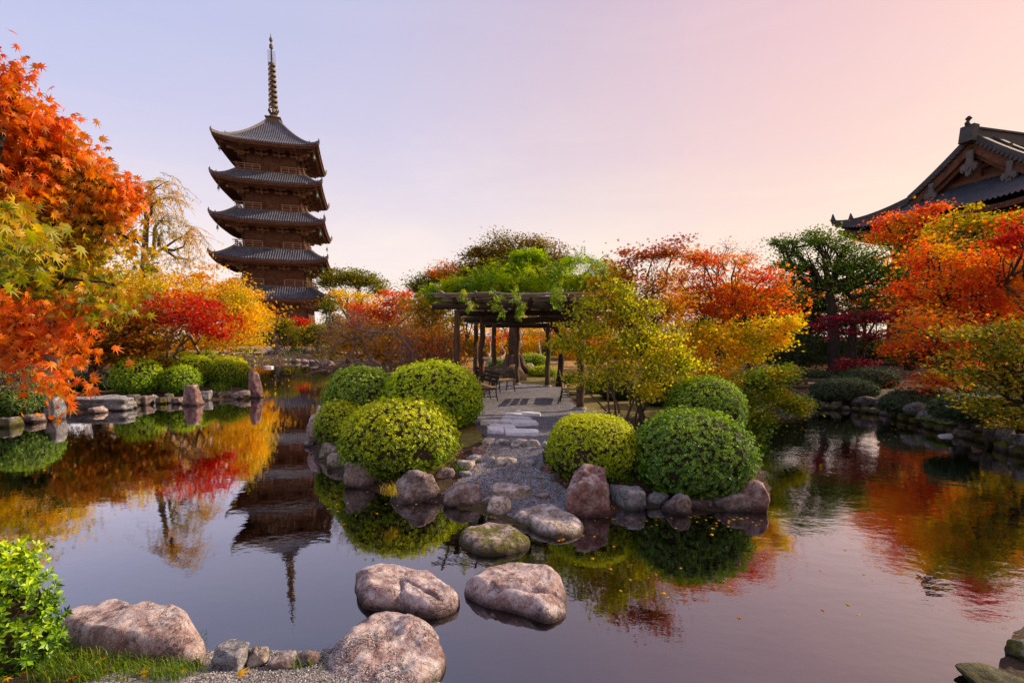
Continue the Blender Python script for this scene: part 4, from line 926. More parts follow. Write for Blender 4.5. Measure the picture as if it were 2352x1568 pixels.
def hall():
    OO = np.array([34.5, 40.2, 0.]); a = math.radians(12.8); FR = Frame(OO, a)   # local x runs along the ridge to the right, y across; the gable faces -x
    root = thing('temple_hall', (OO[0], OO[1], .5), 'great temple hall with a dark tiled hip-and-gable roof rising behind the trees on the right', 'temple hall')
    W2, LEN, ins, ze, zr = 9.4, 44.0, 4.0, 12.7, 18.6; lift = .95
    prof = lambda q: ze + (zr - ze) * (1 - q) ** 1.42            # q = |y|/W2
    main = MB(); 
    def fmain(sg):
        def f(X, t):
            q = 1 - t; lf = lift * np.clip(1 - X / 6.5, 0, 1) ** 2.5 * np.clip(q, 0, 1) ** 4 * np.where(X < 6.5, 1, 0)
            xx = X + 0 * t; xm = np.where(q > .42, ins - (q - .42) / .58 * ins, ins - .9)    # hip line below, verge above
            xx = np.maximum(xx, xm); return xx, sg * W2 * q, prof(q) + lf + 0 * X
        return f
    for sg in (-1, 1): main.grid(ribgrid(fmain(sg), 0, LEN, 110, 16, .12))
    skirt = MB(); zb = prof(.52) - .55
    def fsk(Y, t):
        q = np.abs(Y) / W2; vm = np.minimum(1, (1 - q) / .42 + .02); v = t * vm
        return ins * v * 1.05, Y + 0 * v, ze + lift * q ** 4 * (1 - v) + (2.75) * (.75 * v + .25 * v * v)
    skirt.grid(ribgrid(fsk, -W2, W2, 56, 7, .12))
    rm = main.build('roof', O['tile_dark'], root, True, T=FR); rs_ = skirt.build('lower_gable_roof', O['tile_dark'], root, True, T=FR)
    rd = MB(); rd.beam([ins - 1.2, 0, zr + .35], [LEN, 0, zr + .35], .7, .9); rd.beam([ins - 1.3, 0, zr + .85], [LEN, 0, zr + .85], .9, .15)
    n = 9
    rd.beam([ins - 1.35, 0, zr - .2], [ins - 1.25, 0, zr + 1.1], 1.0, .6); rd.tube([[ins - 1.3, 0, zr + 1.0], [ins - 1.6, 0, zr + 1.3], [ins - 1.4, 0, zr + 1.7]], [.25, .16, .1], 7); rd.lathe([ins - 1.45, 0, zr + 1.5], [(.1, 0), (.24, .15), (.08, .35)], 8)
    for sg in (-1, 1):
        pts = [np.array([ins - .75, sg * W2 * q, prof(q) + .35]) for q in np.linspace(.02, .5, 12)]
        for i in range(11): rd.beam(pts[i], pts[i + 1], .6, .5)
        pts2 = [np.array([ins + 1.1, sg * W2 * q, prof(q) + .35]) for q in np.linspace(.02, .6, 12)]
        for i in range(11): rd.beam(pts2[i], pts2[i + 1], .5, .5)
        hp = []
        for q in np.linspace(.45, 1.0, 14):
            lf = lift * q ** 4; xm = ins - (max(q, .42) - .42) / .58 * ins; hp.append(np.array([xm, sg * W2 * q, prof(q) + lf * .9 + .3]))
        for i in range(13): rd.beam(hp[i], hp[i + 1], .55, .6)
        for q_, f_ in ((13, 1), (10, .9)):
            p = hp[q_]; dd = np.array([-.35, sg * .9, 0]); rd.tube([p, p + dd * .3 + [0, 0, .4 * f_], p + dd * .35 + [0, 0, 1.0 * f_]], [.35 * f_, .25, .05], 6)
        for i in range(16):   # tile ends along the verge
            q = .03 + .47 * i / 15; rd.tube([[ins - 1.15, sg * W2 * q, prof(q) + .1], [ins - .4, sg * W2 * q, prof(q) + .1]], .15, 6)
    rd.build('ridge', O['ridge_dark'], rm, T=FR)
    # gable: bargeboards, plank wall, pendants
    gb = MB(); zbase = prof(.47) - .2
    wl = MB(); ys = np.linspace(-.5, .5, 21) * W2
    A = np.array([[[ins + .35, y, zbase - 1.2], [ins + .35, y, max(zbase - .3, prof(abs(y) / W2) - .35)]] for y in ys]); wl.grid(A)
    for z in (zbase + .7, zbase + 1.7, zbase + 2.7): 
        hw = W2 * .5 * (1 - (z - zbase) / 5.4) - .3; wl.box(np.array([ins + .2, 0, z]), (.3, 2 * hw, .32))
    wl.box(np.array([ins + .2, 0, zbase + 1.6]), (.35, .5, 3.2))
    for y in (-2.2, 2.2): wl.box(np.array([ins + .22, y, zbase + .9]), (.3, .35, 1.8))
    wl.build('gable_wall', O['plank'], root, T=FR)
    for sg in (-1, 1):
        pts = [np.array([ins - .75, sg * W2 * q, prof(q) - .35]) for q in np.linspace(.0, .52, 12)]
        for i in range(11): gb.beam(pts[i], pts[i + 1], .22, .75)
        pts = [np.array([ins - .45, sg * W2 * q, prof(q) - .95]) for q in np.linspace(.0, .5, 12)]
        for i in range(11): gb.beam(pts[i], pts[i + 1], .2, .4)
    gb.beam([ins - .2, -W2 * .47, zbase - .05], [ins - .2, W2 * .47, zbase - .05], .3, .35)
    gb.build('bargeboard', O['slatdark'] if False else O['wood_dark'], root, T=FR)
    def pendant(y, z, s):
        m = MB(); x = ins - .95
        ol = [(0, 1.6), (.34, 1.5), (.26, .9), (.3, .35), (.52, .4), (.72, .1), (.68, -.3), (.45, -.5), (.4, -.2), (.3, -.3), (.2, -.75), (0, -.9)]
        ol = ol + [(-a_, b_) for a_, b_ in ol[::-1][1:-1]]; n = len(ol)
        for xx in (x - .1, x + .1):
            for a_, b_ in ol: m.v.append(np.array([xx, y + a_ * s, z + b_ * s]))
        m.f.append(list(range(n))[::-1]); m.f.append([n + i for i in range(n)])
        for i in range(n): m.f.append([i, (i + 1) % n, n + (i + 1) % n, n + i])
        m.tube([[x - .2, y, z - .1], [x - .1, y, z - .1]], .14 * s, 8)
        m.build('gable_pendant', O['pend'], root, T=FR)
    pendant(0, zr - 2.1, .85); pendant(-W2 * .3, prof(.3) - 1.3, .7); pendant(W2 * .3, prof(.3) - 1.3, .7)
    sf = MB()
    A = np.array([[[-.0 + .2, y, ze + lift * (abs(y) / W2) ** 4 - .35], [-.0 + .25, y, ze + lift * (abs(y) / W2) ** 4 - .75], [4.2, y * .68, ze + .4]] for y in np.linspace(-W2 + .2, W2 - .2, 31)]); sf.grid(A)
    for sg in (-1, 1):
        A = np.array([[[x, sg * (W2 - .15), ze + lift * max(0, 1 - x / 6.5) ** 2.5 - .35], [x, sg * (W2 - .2), ze + lift * max(0, 1 - x / 6.5) ** 2.5 - .75], [max(x, 4.2), sg * (W2 - 3.6), ze + .4]] for x in np.linspace(.2, LEN, 40)]); sf.grid(A)
    for i in range(44):
        y = -W2 + .4 + (2 * W2 - .8) * i / 43; e = lift * (abs(y) / W2) ** 4; sf.beam([.15, y, ze + e - .5], [4.2, y * .7, ze + .2], .2, .22)
    sf.build('eaves', O['wood_dark'], root, T=FR)
    bd = MB(); bd.box(np.array([4.2 + (LEN - 4.2) / 2, 0, 6.5]), (LEN - 4.2, 12.4, 13.4)); 
    bo = bd.build('wall', O['plank'], root, T=FR); cl = MB()
    for y in np.linspace(-6.2, 6.2, 6): cl.tube([[4.1, y, .5], [4.1, y, 12.9]], .4, 10)
    for z in (3.5, 8.5, 11.2): cl.box(np.array([4.0, 0, z]), (.35, 12.8, .5))
    cl.build('column', O['wood_dark'], bo, T=FR)
hall()
# ------------------------------------------------------------------ pergola
def pergola():
    q = GG(1200, 900); root = thing('pergola', (0.1, 14.5, zg(0.1, 14.5)), 'rustic log pergola with bamboo poles on top over the gravel clearing', 'pergola')
    Zt = 2.62
    for px, d, r, top in ((1049, 10.7, .068, 2.62), (1335, 10.7, .085, 2.62), (1107, 13.0, .08, 2.55), (1093, 15.6, .08, 2.5), (1134, 14.8, .078, 2.4), (1188, 15.6, .072, 2.4), (1258, 15.0, .078, 2.4)):
        top = WP((0, d, top))[2]; d = DD(d); r *= 1.16; x = P(px, 800, d)[0]; z = zg(x, d); mb = MB(); mb.tube(curve((x, d, z), (x + .01, d, top), 9, .012), np.linspace(r * 1.05, r * .92, 9), 12, wob=.04)
        po = mb.build('post', O['post'], root, True); fb = MB(); fb.lathe([x, d, z - .05], [(r * 1.9, 0), (r * 1.85, .09), (r * 1.5, .13)], 14); fb.build('footing', O['stone_base'], po)
    for d, z, xa, xb, r in ((10.7, 2.69, -1.72, 2.2, .062), (13.0, 2.62, -1.5, 2.6, .075), (14.9, 2.50, -1.45, 2.6, .085), (15.3, 2.34, -1.0, 2.2, .085), (15.7, 2.48, -1.4, 2.6, .085), (14.2, 2.52, -1.1, 2.4, .08)):
        mb = MB(); mb.tube(curve(WP((xa, d, z)), WP((xb, d, z + .02)), 8, .01), [r * 1.16] * 8, 12, wob=.05); mb.build('beam', O['log'], root, True)
    for px, xx in ((0, -1.2), (0, -.8), (0, -.4), (0, 0), (0, .4), (0, .8), (0, 1.2), (0, 1.6), (0, 2.0)):
        mb = MB(); mb.tube(curve(WP((xx, 10.45, 2.82)), WP((xx + .05, 16.2, 2.74)), 8, .008), [.08] * 8, 10, wob=.05); mb.build('cross_log', O['log'], root, True)
    for i in range(24):
        d = 10.15 + i * .27; xa = -1.72 + (.12 * (i % 3)) + (.05 * rnd.random()); z = 2.91 - .02 * (d - 10.15) + (.02 if i % 2 else 0)
        mb = MB(); pts = curve(WP((xa, d, z)), WP((2.5 + rnd.uniform(-.3, .3), d + rnd.uniform(-.08, .08), z + .03)), 14, .006); rr = [.032 * (1.12 if k % 2 else 1) for k in range(14)]
        mb.tube(pts, rr, 7); mb.build('bamboo_pole', O['bamboo'], root, True)
    for xx in (-1.45, -.75, .9):
        mb = MB(); mb.tube([WP((xx, 10.0, 2.96)), WP((xx + .1, 16, 2.86))], .03, 7); mb.build('bamboo_pole', O['bamboo'], root, True)
pergola()
def wisteria():
    B = blobs3([(1090, 655, 60, 26), (1160, 640, 70, 34), (1240, 622, 75, 38), (1320, 625, 70, 38), (1385, 640, 45, 38), (1040, 668, 40, 16), (1130, 660, 60, 22), (1290, 655, 90, 22), (1210, 592, 30, 10), (1400, 650, 40, 26), (1010, 672, 30, 10)], 12.2)
    root = thing('wisteria_vine', (1.7, 18.5, zg(1.7, 18.5)), 'bright green wisteria sprawling over the top of the pergola', 'vine')
    C = []
    for c, r in B:
        nc = 48; u = unit(nc); q = c + u * RG.uniform(.3, 1, (nc, 1)) ** .5 * r * [1, 2.2, 1]; q[:, 2] = np.maximum(q[:, 2], 3.55); C.append(q)
    C = np.concatenate(C); N = 5200; C2 = C[RG.integers(0, len(C), N)] + RG.normal(size=(N, 3)) * [.13, .13, .08]
    T = RG.normal(size=(N, 3)) * [1, 1, .5] + [0, 0, -.15]
    leaves('foliage', C2, RG.normal(size=(N, 3)) * .5 + [0, 0, 1], T, .26 * RG.uniform(.6, 1.2, N), 'frond', O['brightgreen'], root)
    # hanging sprays in front
    hs = []; mb = MB()
    for px, y0, y1 in ((1137, 660, 703), (1148, 672, 722), (1192, 668, 724), (1198, 690, 726), (1278, 655, 702), (1272, 660, 690), (1286, 640, 680), (1085, 690, 706), (1180, 655, 690), (1064, 660, 680)):
        a = P(px, y0, 11.5); b = P(px + rnd.uniform(-6, 6), y1, 11.5); c = curve(a, b, 6, .15); mb.tube(c, .006, 4)
        for p in c[1:]:
            for k in range(4): hs.append(p + RG.normal(size=3) * .03)
    hs = np.array(hs); leaves('hanging_foliage', hs, RG.normal(size=(len(hs), 3)) + [0, -1.2, .4], RG.normal(size=(len(hs), 3)) * .7 + [0, 0, -.7], .15, 'frond', O['brightgreen'], root)
    mb.build('hanging_stem', O['barkdark'], root, True); mb = MB()
    pts = np.array([P(1284, 888, 18.5), P(1288, 850, 18.5), P(1290, 810, 18.5), P(1288, 782, 18.5), P(1279, 760, 18.5), P(1272, 745, 18.5), (1.4, 18, 3.3), (1.0, 16.0, 3.65)])
    mb.tube(pts, [.16, .12, .11, .11, .10, .09, .08, .07], 9, wob=.12)
    for k in range(14): mb.tube(curve((1.0 + rnd.uniform(-.3, .3), 16.0, 3.65), C[RG.integers(0, len(C))], 7, .15), np.linspace(.04, .012, 7), 5)
    mb.build('vine_stem', O['barkdark'], root, True)
wisteria()
# ------------------------------------------------------------------ benches
def bench(x, y, ang, L, label, back=True, hgt=.42):
    """local: length along x, sitter faces -y"""
    z = zg(x, y); root = thing('garden_bench', (x, y, z), label, 'bench'); FR = Frame((x, y, z), ang)
    st = MB()
    for i in range(6): st.box(np.array([0, -.20 + i * .085, hgt]), (L, .06, .03))
    st.build('seat', O['slat'], root, T=FR)
    if back:
        bk = MB()
        for i in range(3): bk.beam([-L / 2, .27 + .03 * i, hgt + .16 + i * .12], [L / 2, .27 + .03 * i, hgt + .16 + i * .12], .025, .10)
        bk.build('backrest', O['slatdark'], root, T=FR)
    for sx in ([-L / 2 + .06, 0, L / 2 - .06]):
        for yy, dy in ((-.2, -.08), (.24, .06)):
            lg = MB(); lg.tube([[sx, yy, hgt - .02], [sx, yy + dy * .2, hgt * .55], [sx, yy + dy, 0]], [.022, .022, .018], 6)
            if yy > 0 and back: lg.tube([[sx, .24, hgt - .02], [sx, .28, hgt + .2], [sx, .35, hgt + .45]], .02, 6)
            lg.build('leg', O['bench_metal'], root, T=FR)
        ar = MB(); ar.tube([[sx, -.2, hgt - .03], [sx, .24, hgt - .03]], .018, 6); ar.tube([[sx, -.26, .16], [sx, .28, .16]], .014, 6)
        if back and sx != 0: ar.tube([[sx, -.24, hgt], [sx, -.26, hgt + .2], [sx, -.1, hgt + .25], [sx, .28, hgt + .22]], .018, 6)
        ar.build('side_frame', O['bench_metal'], root, T=FR)
    br = MB(); br.tube([[-L / 2, .05, .16], [L / 2, .05, .16]], .014, 6); br.build('stretcher', O['bench_metal'], root, T=FR)
bA = GG(1112, 922); bench(bA[0] - .1, bA[1] + .35, math.radians(-68), 1.35, 'dark iron bench with its back to the path, left under the pergola')
bB = GG(1146, 902); bench(bB[0] - .1, bB[1] + .25, math.radians(32), 1.3, 'slatted wooden bench without arms facing the path behind the dark iron bench')
bC = GG(1312, 925); bench(bC[0] + .02, bC[1] + .45, math.radians(84), 1.4, 'bench with light wooden seat slats beside the right pergola post')
# ------------------------------------------------------------------ distant walls, fence, steps
def lowwall():
    a = np.array([-42, 88, 0.]); b = np.array([-14, 86, 0.]); root = thing('wooden_fence', a, 'long brown timber fence on the far side of the sand court', 'fence'); root.location = (a[0], a[1], .4)
    mb = MB(); mb.beam(a + [0, 0, 1.6], b + [0, 0, 1.6], .12, 1.9); mb.build('panel', O['plank'], root)
    mb = MB(); mb.beam(a + [0, 0, 2.7], b + [0, 0, 2.7], .8, .15); mb.beam(a + [0, -.1, .55], b + [0, -.1, .55], .4, .3); mb.build('rail', O['wood_rail'], root)
    for i in range(13):
        p = a + (b - a) * i / 12; m = MB(); m.box(p + [0, -.15, 1.6], (.22, .22, 2.4)); m.build('fence_post', O['wood_dark'], root)
lowwall()
O['plaster'] = plainmat('white_plaster', (.78, .80, .84), .8, .08, 2)
O['redpaint'] = plainmat('red_painted_wood', (.30, .05, .04), .7, .2, 5)
def whitewall():
    a = P(1830, 830, 56.0); b = P(1990, 830, 55.0); a[2] = b[2] = .5; root = thing('white_wall', (a[0], a[1], .8), 'white plaster wall with red wooden rails glimpsed behind the great dark trunk', 'wall')
    mb = MB(); mb.beam(a + [0, 0, 1.0], b + [0, 0, 1.0], .3, 2.2); mb.build('wall_panel', O['plaster'], root)
    mb = MB()
    for z in (.35, .75, 1.95): mb.beam(a + [0, -.25, z], b + [0, -.25, z], .1, .12)
    for i in range(24): p = a + (b - a) * i / 23; mb.box(p + [0, -.25, .45], (.1, .1, 1.0))
    mb.build('railing', O['redpaint'], root)
whitewall()
def steps(px0, px1, ys, label, mat='log', dz=.12, name='garden_steps'):
    c = GG((px0 + px1) / 2, ys[-1]); root = thing(name, c, label, 'steps')
    for i, y in enumerate(ys):
        q0 = GG(px0, ys[-1]); q1 = GG(px1, ys[-1]); t = len(ys) - 1 - i
        m = MB(); m.tube([q0 + [0, t * .42, .03 + t * dz], q1 + [0, t * .42, .03 + t * dz]], .07, 8); m.build('step', O[mat], root, True)
steps(1775, 1868, [876, 881, 886, 891], 'dark log steps above the far right end of the pond')
steps(1114, 1131, [826, 831, 836, 841], 'pale stone steps seen between the left pergola posts', 'stone_base')
# ------------------------------------------------------------------ trees
# left side, back to front
tree('golden_tree', 'tall golden-yellow tree behind the willow on the left', 'tree', [(170, 610, 110, 60), (90, 600, 110, 80), (270, 665, 80, 44), (240, 700, 110, 46)], 21, (250, 870), .22, 'yellow', size=.11, cov=3.2, rc=.5, group=None)
tree('golden_tree', 'bright yellow-orange tree filling the gap left of the pagoda', 'tree', [(430, 655, 70, 40), (510, 670, 60, 38), (565, 700, 50, 42), (400, 700, 80, 45), (480, 730, 90, 40), (575, 740, 40, 40)], 27, (480, 838), .22, 'amber', size=.13, cov=3.2, rc=.5)
tree('amber_tree', 'amber tree whose lower boughs hang over the left bank azaleas', 'tree', [(530, 775, 45, 30), (470, 785, 50, 26), (420, 790, 50, 25), (560, 745, 40, 30)], 24, (520, 828), .12, 'amber', size=.11, cov=3, rc=.4)
def willow():
    d = DD(20); base = P(322, 850, d); base[2] = zg(base[0], d) - .05
    root = thing('willow_tree', base, 'wispy willow-like tree with thin drooping twigs and sparse yellow leaves', 'tree'); mb = MB()
    X = lambda l: [P(287.1 + x * .1648, 401.9 + y * .1648, d + dd * 1.2) for x, y, dd in l]
    mb.tube([base] + X([(230, 1500, 0), (270, 1250, 0), (280, 1000, 0), (300, 650, 0)]), [.24, .19, .17, .14, .11], 8, wob=.08)
    limbs = [[(300, 650, 0), (285, 560, .1), (300, 400, .2), (320, 250, .2), (335, 100, .3)], [(300, 650, 0), (370, 520, -.2), (365, 400, -.3), (345, 300, -.3), (400, 200, -.4), (560, 100, -.6)],
             [(365, 430, -.3), (470, 350, -.4), (620, 310, -.5)], [(280, 1000, 0), (400, 1090, .2), (530, 1030, .4), (700, 910, .7), (820, 850, .8), (900, 780, 1)], [(530, 1030, .4), (680, 1050, .2), (820, 1000, 0), (860, 880, 0)],
             [(270, 1200, 0), (330, 1290, -.3), (420, 1220, -.5)], [(400, 1090, .2), (410, 740, .3), (500, 640, .4), (560, 560, .3)], [(470, 1000, 0), (480, 850, 0), (520, 800, .2)], [(335, 300, -.2), (200, 260, -.2), (110, 300, -.3)], [(560, 1040, .3), (700, 1150, .4), (840, 1180, .4)]]
    tips = []
    for l in limbs:
        p = np.array(X(l)); mb.tube(p, np.linspace(.085, .022, len(p)), 6); tips += [p[-1]] * 4 + list(p[1:]) * 2
    C = []; T = []
    for i in range(230):
        s = tips[RG.integers(0, len(tips))] + RG.normal(size=3) * .15; dx = RG.normal() * .7 + .45; dy = RG.normal() * .5; L = RG.uniform(.7, 1.9); t = np.linspace(0, 1, 7)
        c = s + np.stack([dx * t * 1.1, dy * t, .45 * t - L * t ** 1.9], -1); mb.tube(c, np.linspace(.013, .004, 7), 3, cap=False)
        for k in range(RG.integers(3, 26)):
            u = RG.uniform(.15, 1); j = int(u * 5.99); C.append(c[j] + (c[j + 1] - c[j]) * (u * 6 - j) + RG.normal(size=3) * .05); T.append(RG.normal(size=3) * .4 + [0, 0, -1])
    mb.build('trunk', O['bark'], root, True); C = np.array(C); T = np.array(T)
    leaves('foliage', C, RG.normal(size=C.shape), T, .19 * RG.uniform(.7, 1.3, len(C)), 'narrow', O['yellow'], root)
    C = np.array([P(RG.uniform(300, 560), RG.uniform(640, 790), 21 + RG.uniform(-1, 1)) for _ in range(0)])
willow()
tree('golden_tree', 'weeping golden tree hanging above the red maple', 'tree', [(350, 680, 55, 35), (440, 690, 60, 30), (520, 690, 45, 40), (300, 650, 50, 40), (560, 720, 36, 45)], 19, (350, 850), .18, 'yellow', leaf='rhomb', size=.10, cov=2.8, rc=.45, mode='droop', flat=1.2)
tree('red_maple', 'crimson maple with pale spreading stems above the left bank azaleas', 'tree', [(355, 712, 46, 24), (430, 706, 45, 22), (395, 690, 40, 18), (455, 690, 26, 14), (320, 735, 30, 14), (500, 765, 26, 12), (480, 720, 50, 22), (515, 735, 32, 14), (420, 735, 60, 20), (345, 745, 35, 18), (470, 750, 35, 14)], 15.2, (406, 862), .085, 'red', size=.07, cov=2.7, rc=.36, flat=.35, bark='barkpale', stems=4, spread=.5, fork=.6)
tree('dark_maple', 'shaded green and rust maple behind the long flat rock', 'tree', [(250, 740, 80, 55), (180, 760, 70, 50), (310, 790, 50, 35), (230, 810, 70, 35), (150, 700, 60, 40), (330, 745, 40, 30), (110, 790, 60, 45)], 14.5, (205, 905), .14, 'brownred', size=.075, cov=3.6, rc=.34, bark='barkdark')
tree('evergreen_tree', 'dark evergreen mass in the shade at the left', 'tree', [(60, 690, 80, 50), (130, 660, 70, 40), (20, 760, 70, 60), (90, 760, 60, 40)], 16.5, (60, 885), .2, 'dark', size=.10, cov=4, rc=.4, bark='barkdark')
tree('golden_tree', 'golden tree standing partly beyond the left frame edge', 'tree', [(-80, 600, 120, 100), (-60, 720, 100, 80), (60, 560, 90, 60), (-200, 650, 120, 140)], 17, (-60, 890), .2, 'yellow', size=.09, cov=3, rc=.45)
tree('golden_tree', 'glowing yellow tree seen low through the shaded maple at the left', 'tree', [(120, 800, 130, 45), (260, 800, 100, 40), (350, 790, 60, 30)], 26, (190, 845), .15, 'amber', size=.14, cov=2.4, rc=.5)
bush(215, 858, 60, 15.5, 'dark shaded shrub on the soil behind the long flat rock', 'az_dark', size=.055, name='shrub')
bush(130, 868, 50, 14.2, 'dark shrub behind the orange maple leaves at the left', 'az_dark', size=.055, name='shrub')
tree('rust_maple', 'rust-red low maple between the shaded maple and the red maple', 'tree', [(300, 815, 55, 18), (270, 790, 40, 18), (355, 780, 36, 22)], 14.8, (300, 880), .06, 'brownred', size=.07, cov=3, rc=.25)
# far centre-left
tree('small_tree', 'small yellow-green tree on the far shore beside the pointed bush', 'tree', [(600, 765, 30, 24), (632, 752, 32, 22), (655, 768, 22, 24), (610, 745, 26, 16), (640, 785, 34, 12)], 35, (640, 822), .2, 'goldgreen', size=.16, cov=3.4, rc=.5, fork=.45)
tree('red_tree', 'small scarlet tree below the pagoda', 'tree', [(678, 745, 22, 16), (662, 760, 18, 14), (695, 750, 18, 14)], 44, (678, 808), .15, 'red', size=.2, cov=3, rc=.6)
tree('golden_tree', 'low yellow tree below the right side of the pagoda', 'tree', [(720, 755, 35, 18), (750, 770, 40, 26), (700, 780, 35, 24)], 40, (725, 808), .18, 'goldgreen', size=.18, cov=3, rc=.6)
tree('golden_tree', 'yellow-orange tree right behind the small scarlet tree', 'tree', [(640, 745, 30, 16), (590, 740, 30, 20), (690, 775, 40, 22), (620, 765, 40, 20)], 48, (640, 806), .2, 'amber', size=.2, cov=3, rc=.7)
tree('umbrella_tree', 'tall umbrella-shaped evergreen with thin bare stems right of the pagoda', 'tree', [(800, 628, 32, 14), (835, 632, 30, 16), (862, 650, 20, 14), (775, 640, 20, 16), (765, 655, 18, 14), (820, 645, 40, 14), (872, 664, 12, 10), (750, 650, 16, 14)], 62, (815, 790), .3, 'goldgreen', size=.28, cov=3.6, rc=.9, stems=5, spread=1.6, fork=.5, twigs=6)
tree('airy_tree', 'thin airy yellow-green tree below the umbrella tree', 'tree', [(795, 680, 32, 14), (838, 682, 26, 14), (770, 695, 22, 20), (812, 706, 30, 16), (845, 705, 20, 14)], 30, (800, 830), .13, 'yelorange', size=.12, cov=1.7, rc=.45, twigs=24)
tree('pine_tree', 'dark green pine-like tree in front of the pagoda base', 'tree', [(757, 690, 16, 10), (748, 715, 12, 12), (764, 735, 16, 16), (760, 708, 12, 8)], 29, (762, 828), .1, 'goldgreen', size=.10, cov=3.2, rc=.3, bark='barkdark')
tree('orange_maple', 'glowing orange and red maple left of the pergola', 'tree', [(860, 715, 50, 22), (915, 705, 45, 24), (885, 740, 60, 24), (945, 720, 40, 26), (830, 745, 40, 20), (905, 682, 34, 14)], 22, (885, 850), .16, 'redorange', size=.10, cov=3.4, rc=.4)
tree('amber_tree', 'orange-tinged tree between the maple and the pergola', 'tree', [(960, 690, 45, 26), (1000, 700, 40, 30), (970, 730, 50, 28), (1010, 740, 40, 30)], 19, (985, 860), .14, 'olive', size=.09, cov=3.2, rc=.36)
tree('round_tree', 'orange-topped green tree at the left shoulder of the great centre tree', 'tree', [(985, 645, 36, 20), (1020, 632, 24, 12), (965, 660, 22, 16), (1030, 655, 34, 20)], 38, (1000, 800), .25, 'goldgreen', size=.17, cov=3.6, rc=.6)
tree('rust_tree', 'thin rust-coloured treetop left of the great centre tree', 'tree', [(1005, 628, 22, 9), (1030, 615, 22, 12), (1045, 630, 20, 12)], 36, (1010, 810), .12, 'orange', size=.15, cov=2.2, rc=.5)
tree('brown_thicket_tree', 'brown and olive twiggy tree in the shade left of the pergola', 'tree', [(900, 775, 60, 30), (960, 780, 50, 36), (830, 790, 50, 30), (1010, 790, 50, 36), (860, 815, 60, 22), (960, 825, 70, 22), (780, 770, 34, 22)], 17.5, (920, 872), .1, 'rustamber', size=.08, cov=2.6, rc=.35, twigs=16, stems=3, spread=.5, bark='barkdark')
tree('olive_tree', 'olive-yellow tree behind the bare leaning tree', 'tree', [(790, 790, 40, 24), (850, 770, 50, 24), (760, 810, 30, 16), (920, 765, 40, 20)], 22, (830, 850), .12, 'olive', size=.10, cov=2.8, rc=.4)
# centre
tree('great_tree', 'broad bronze-green tree whose thick flared trunk stands behind the pergola', 'tree', [(1180, 568, 60, 26), (1110, 588, 45, 26), (1250, 576, 42, 22), (1080, 615, 36, 24), (1150, 612, 70, 24), (1230, 610, 60, 24), (1285, 604, 24, 20), (1190, 640, 80, 22), (1090, 650, 60, 24), (1290, 650, 60, 24)], 19.5, (1181, 873), .34, 'camphor', size=.10, cov=3.4, rc=.36, bark='post', twigs=22, mid=[(1180, 850, 19.5), (1181, 800, 19.5), (1182, 755, 19.5), (1185, 700, 19.5)])
rb = MB(); YT = DD(19.5); c0 = P(1181, 866, YT)
for k in range(9):
    a = 2 * math.pi * k / 9 + .2; dd = np.array([math.cos(a), math.sin(a), 0]); g0 = np.array([c0[0], YT, zg(c0[0], YT)]); rb.tube([g0 + dd * .24 + [0, 0, .95], g0 + dd * .48 + [0, 0, .38], g0 + dd * .95 + [0, 0, .08], g0 + dd * 1.3 + [0, 0, -.05]], [.18, .17, .12, .04], 7)
gt = [o for o in bpy.data.objects if o.name.startswith('great_tree')][0]; rb.build('root_flare', O['post'], gt, True)
tree('rust_top_maple', 'green maple with rust-brown top right of the pergola', 'tree', [(1440, 600, 36, 26), (1500, 590, 46, 26), (1550, 580, 30, 22), (1420, 650, 45, 40), (1500, 650, 60, 40), (1460, 700, 60, 40), (1540, 690, 45, 40), (1390, 690, 30, 30), (1420, 740, 60, 36), (1510, 740, 60, 36)], 9.4, (1480, 975), .06, 'mixmaple', leaf='maple5', size=.055, cov=2.5, rc=.25, twigs=16)
tree('orange_maple', 'orange and amber maple in the middle right with reddish-brown top', 'tree', [(1620, 610, 46, 26), (1690, 605, 46, 24), (1750, 640, 50, 30), (1620, 660, 60, 30), (1700, 665, 60, 28), (1770, 670, 36, 24), (1660, 710, 60, 30), (1600, 590, 24, 14), (1610, 710, 50, 30), (1730, 700, 50, 30), (1790, 700, 40, 26), (1560, 640, 30, 30)], 11, (1650, 925), .08, 'orange', leaf='maple5', size=.066, cov=2.5, rc=.27, twigs=16)
tree('bare_tree', 'leafless thin-twigged treetop poking above the orange maple', 'tree', [(1620, 580, 30, 22), (1670, 570, 36, 26), (1720, 585, 30, 22)], 27, (1670, 830), .12, 'orange', size=.06, cov=.15, rc=.3, twigs=40)
tree('green_tree', 'dark green undergrowth tree behind the amber maple', 'tree', [(1700, 740, 60, 36), (1640, 740, 50, 36), (1760, 720, 50, 30), (1790, 780, 50, 40), (1700, 800, 70, 40)], 18.5, (1720, 875), .14, 'dark', size=.09, cov=3.4, rc=.4, bark='barkdark')
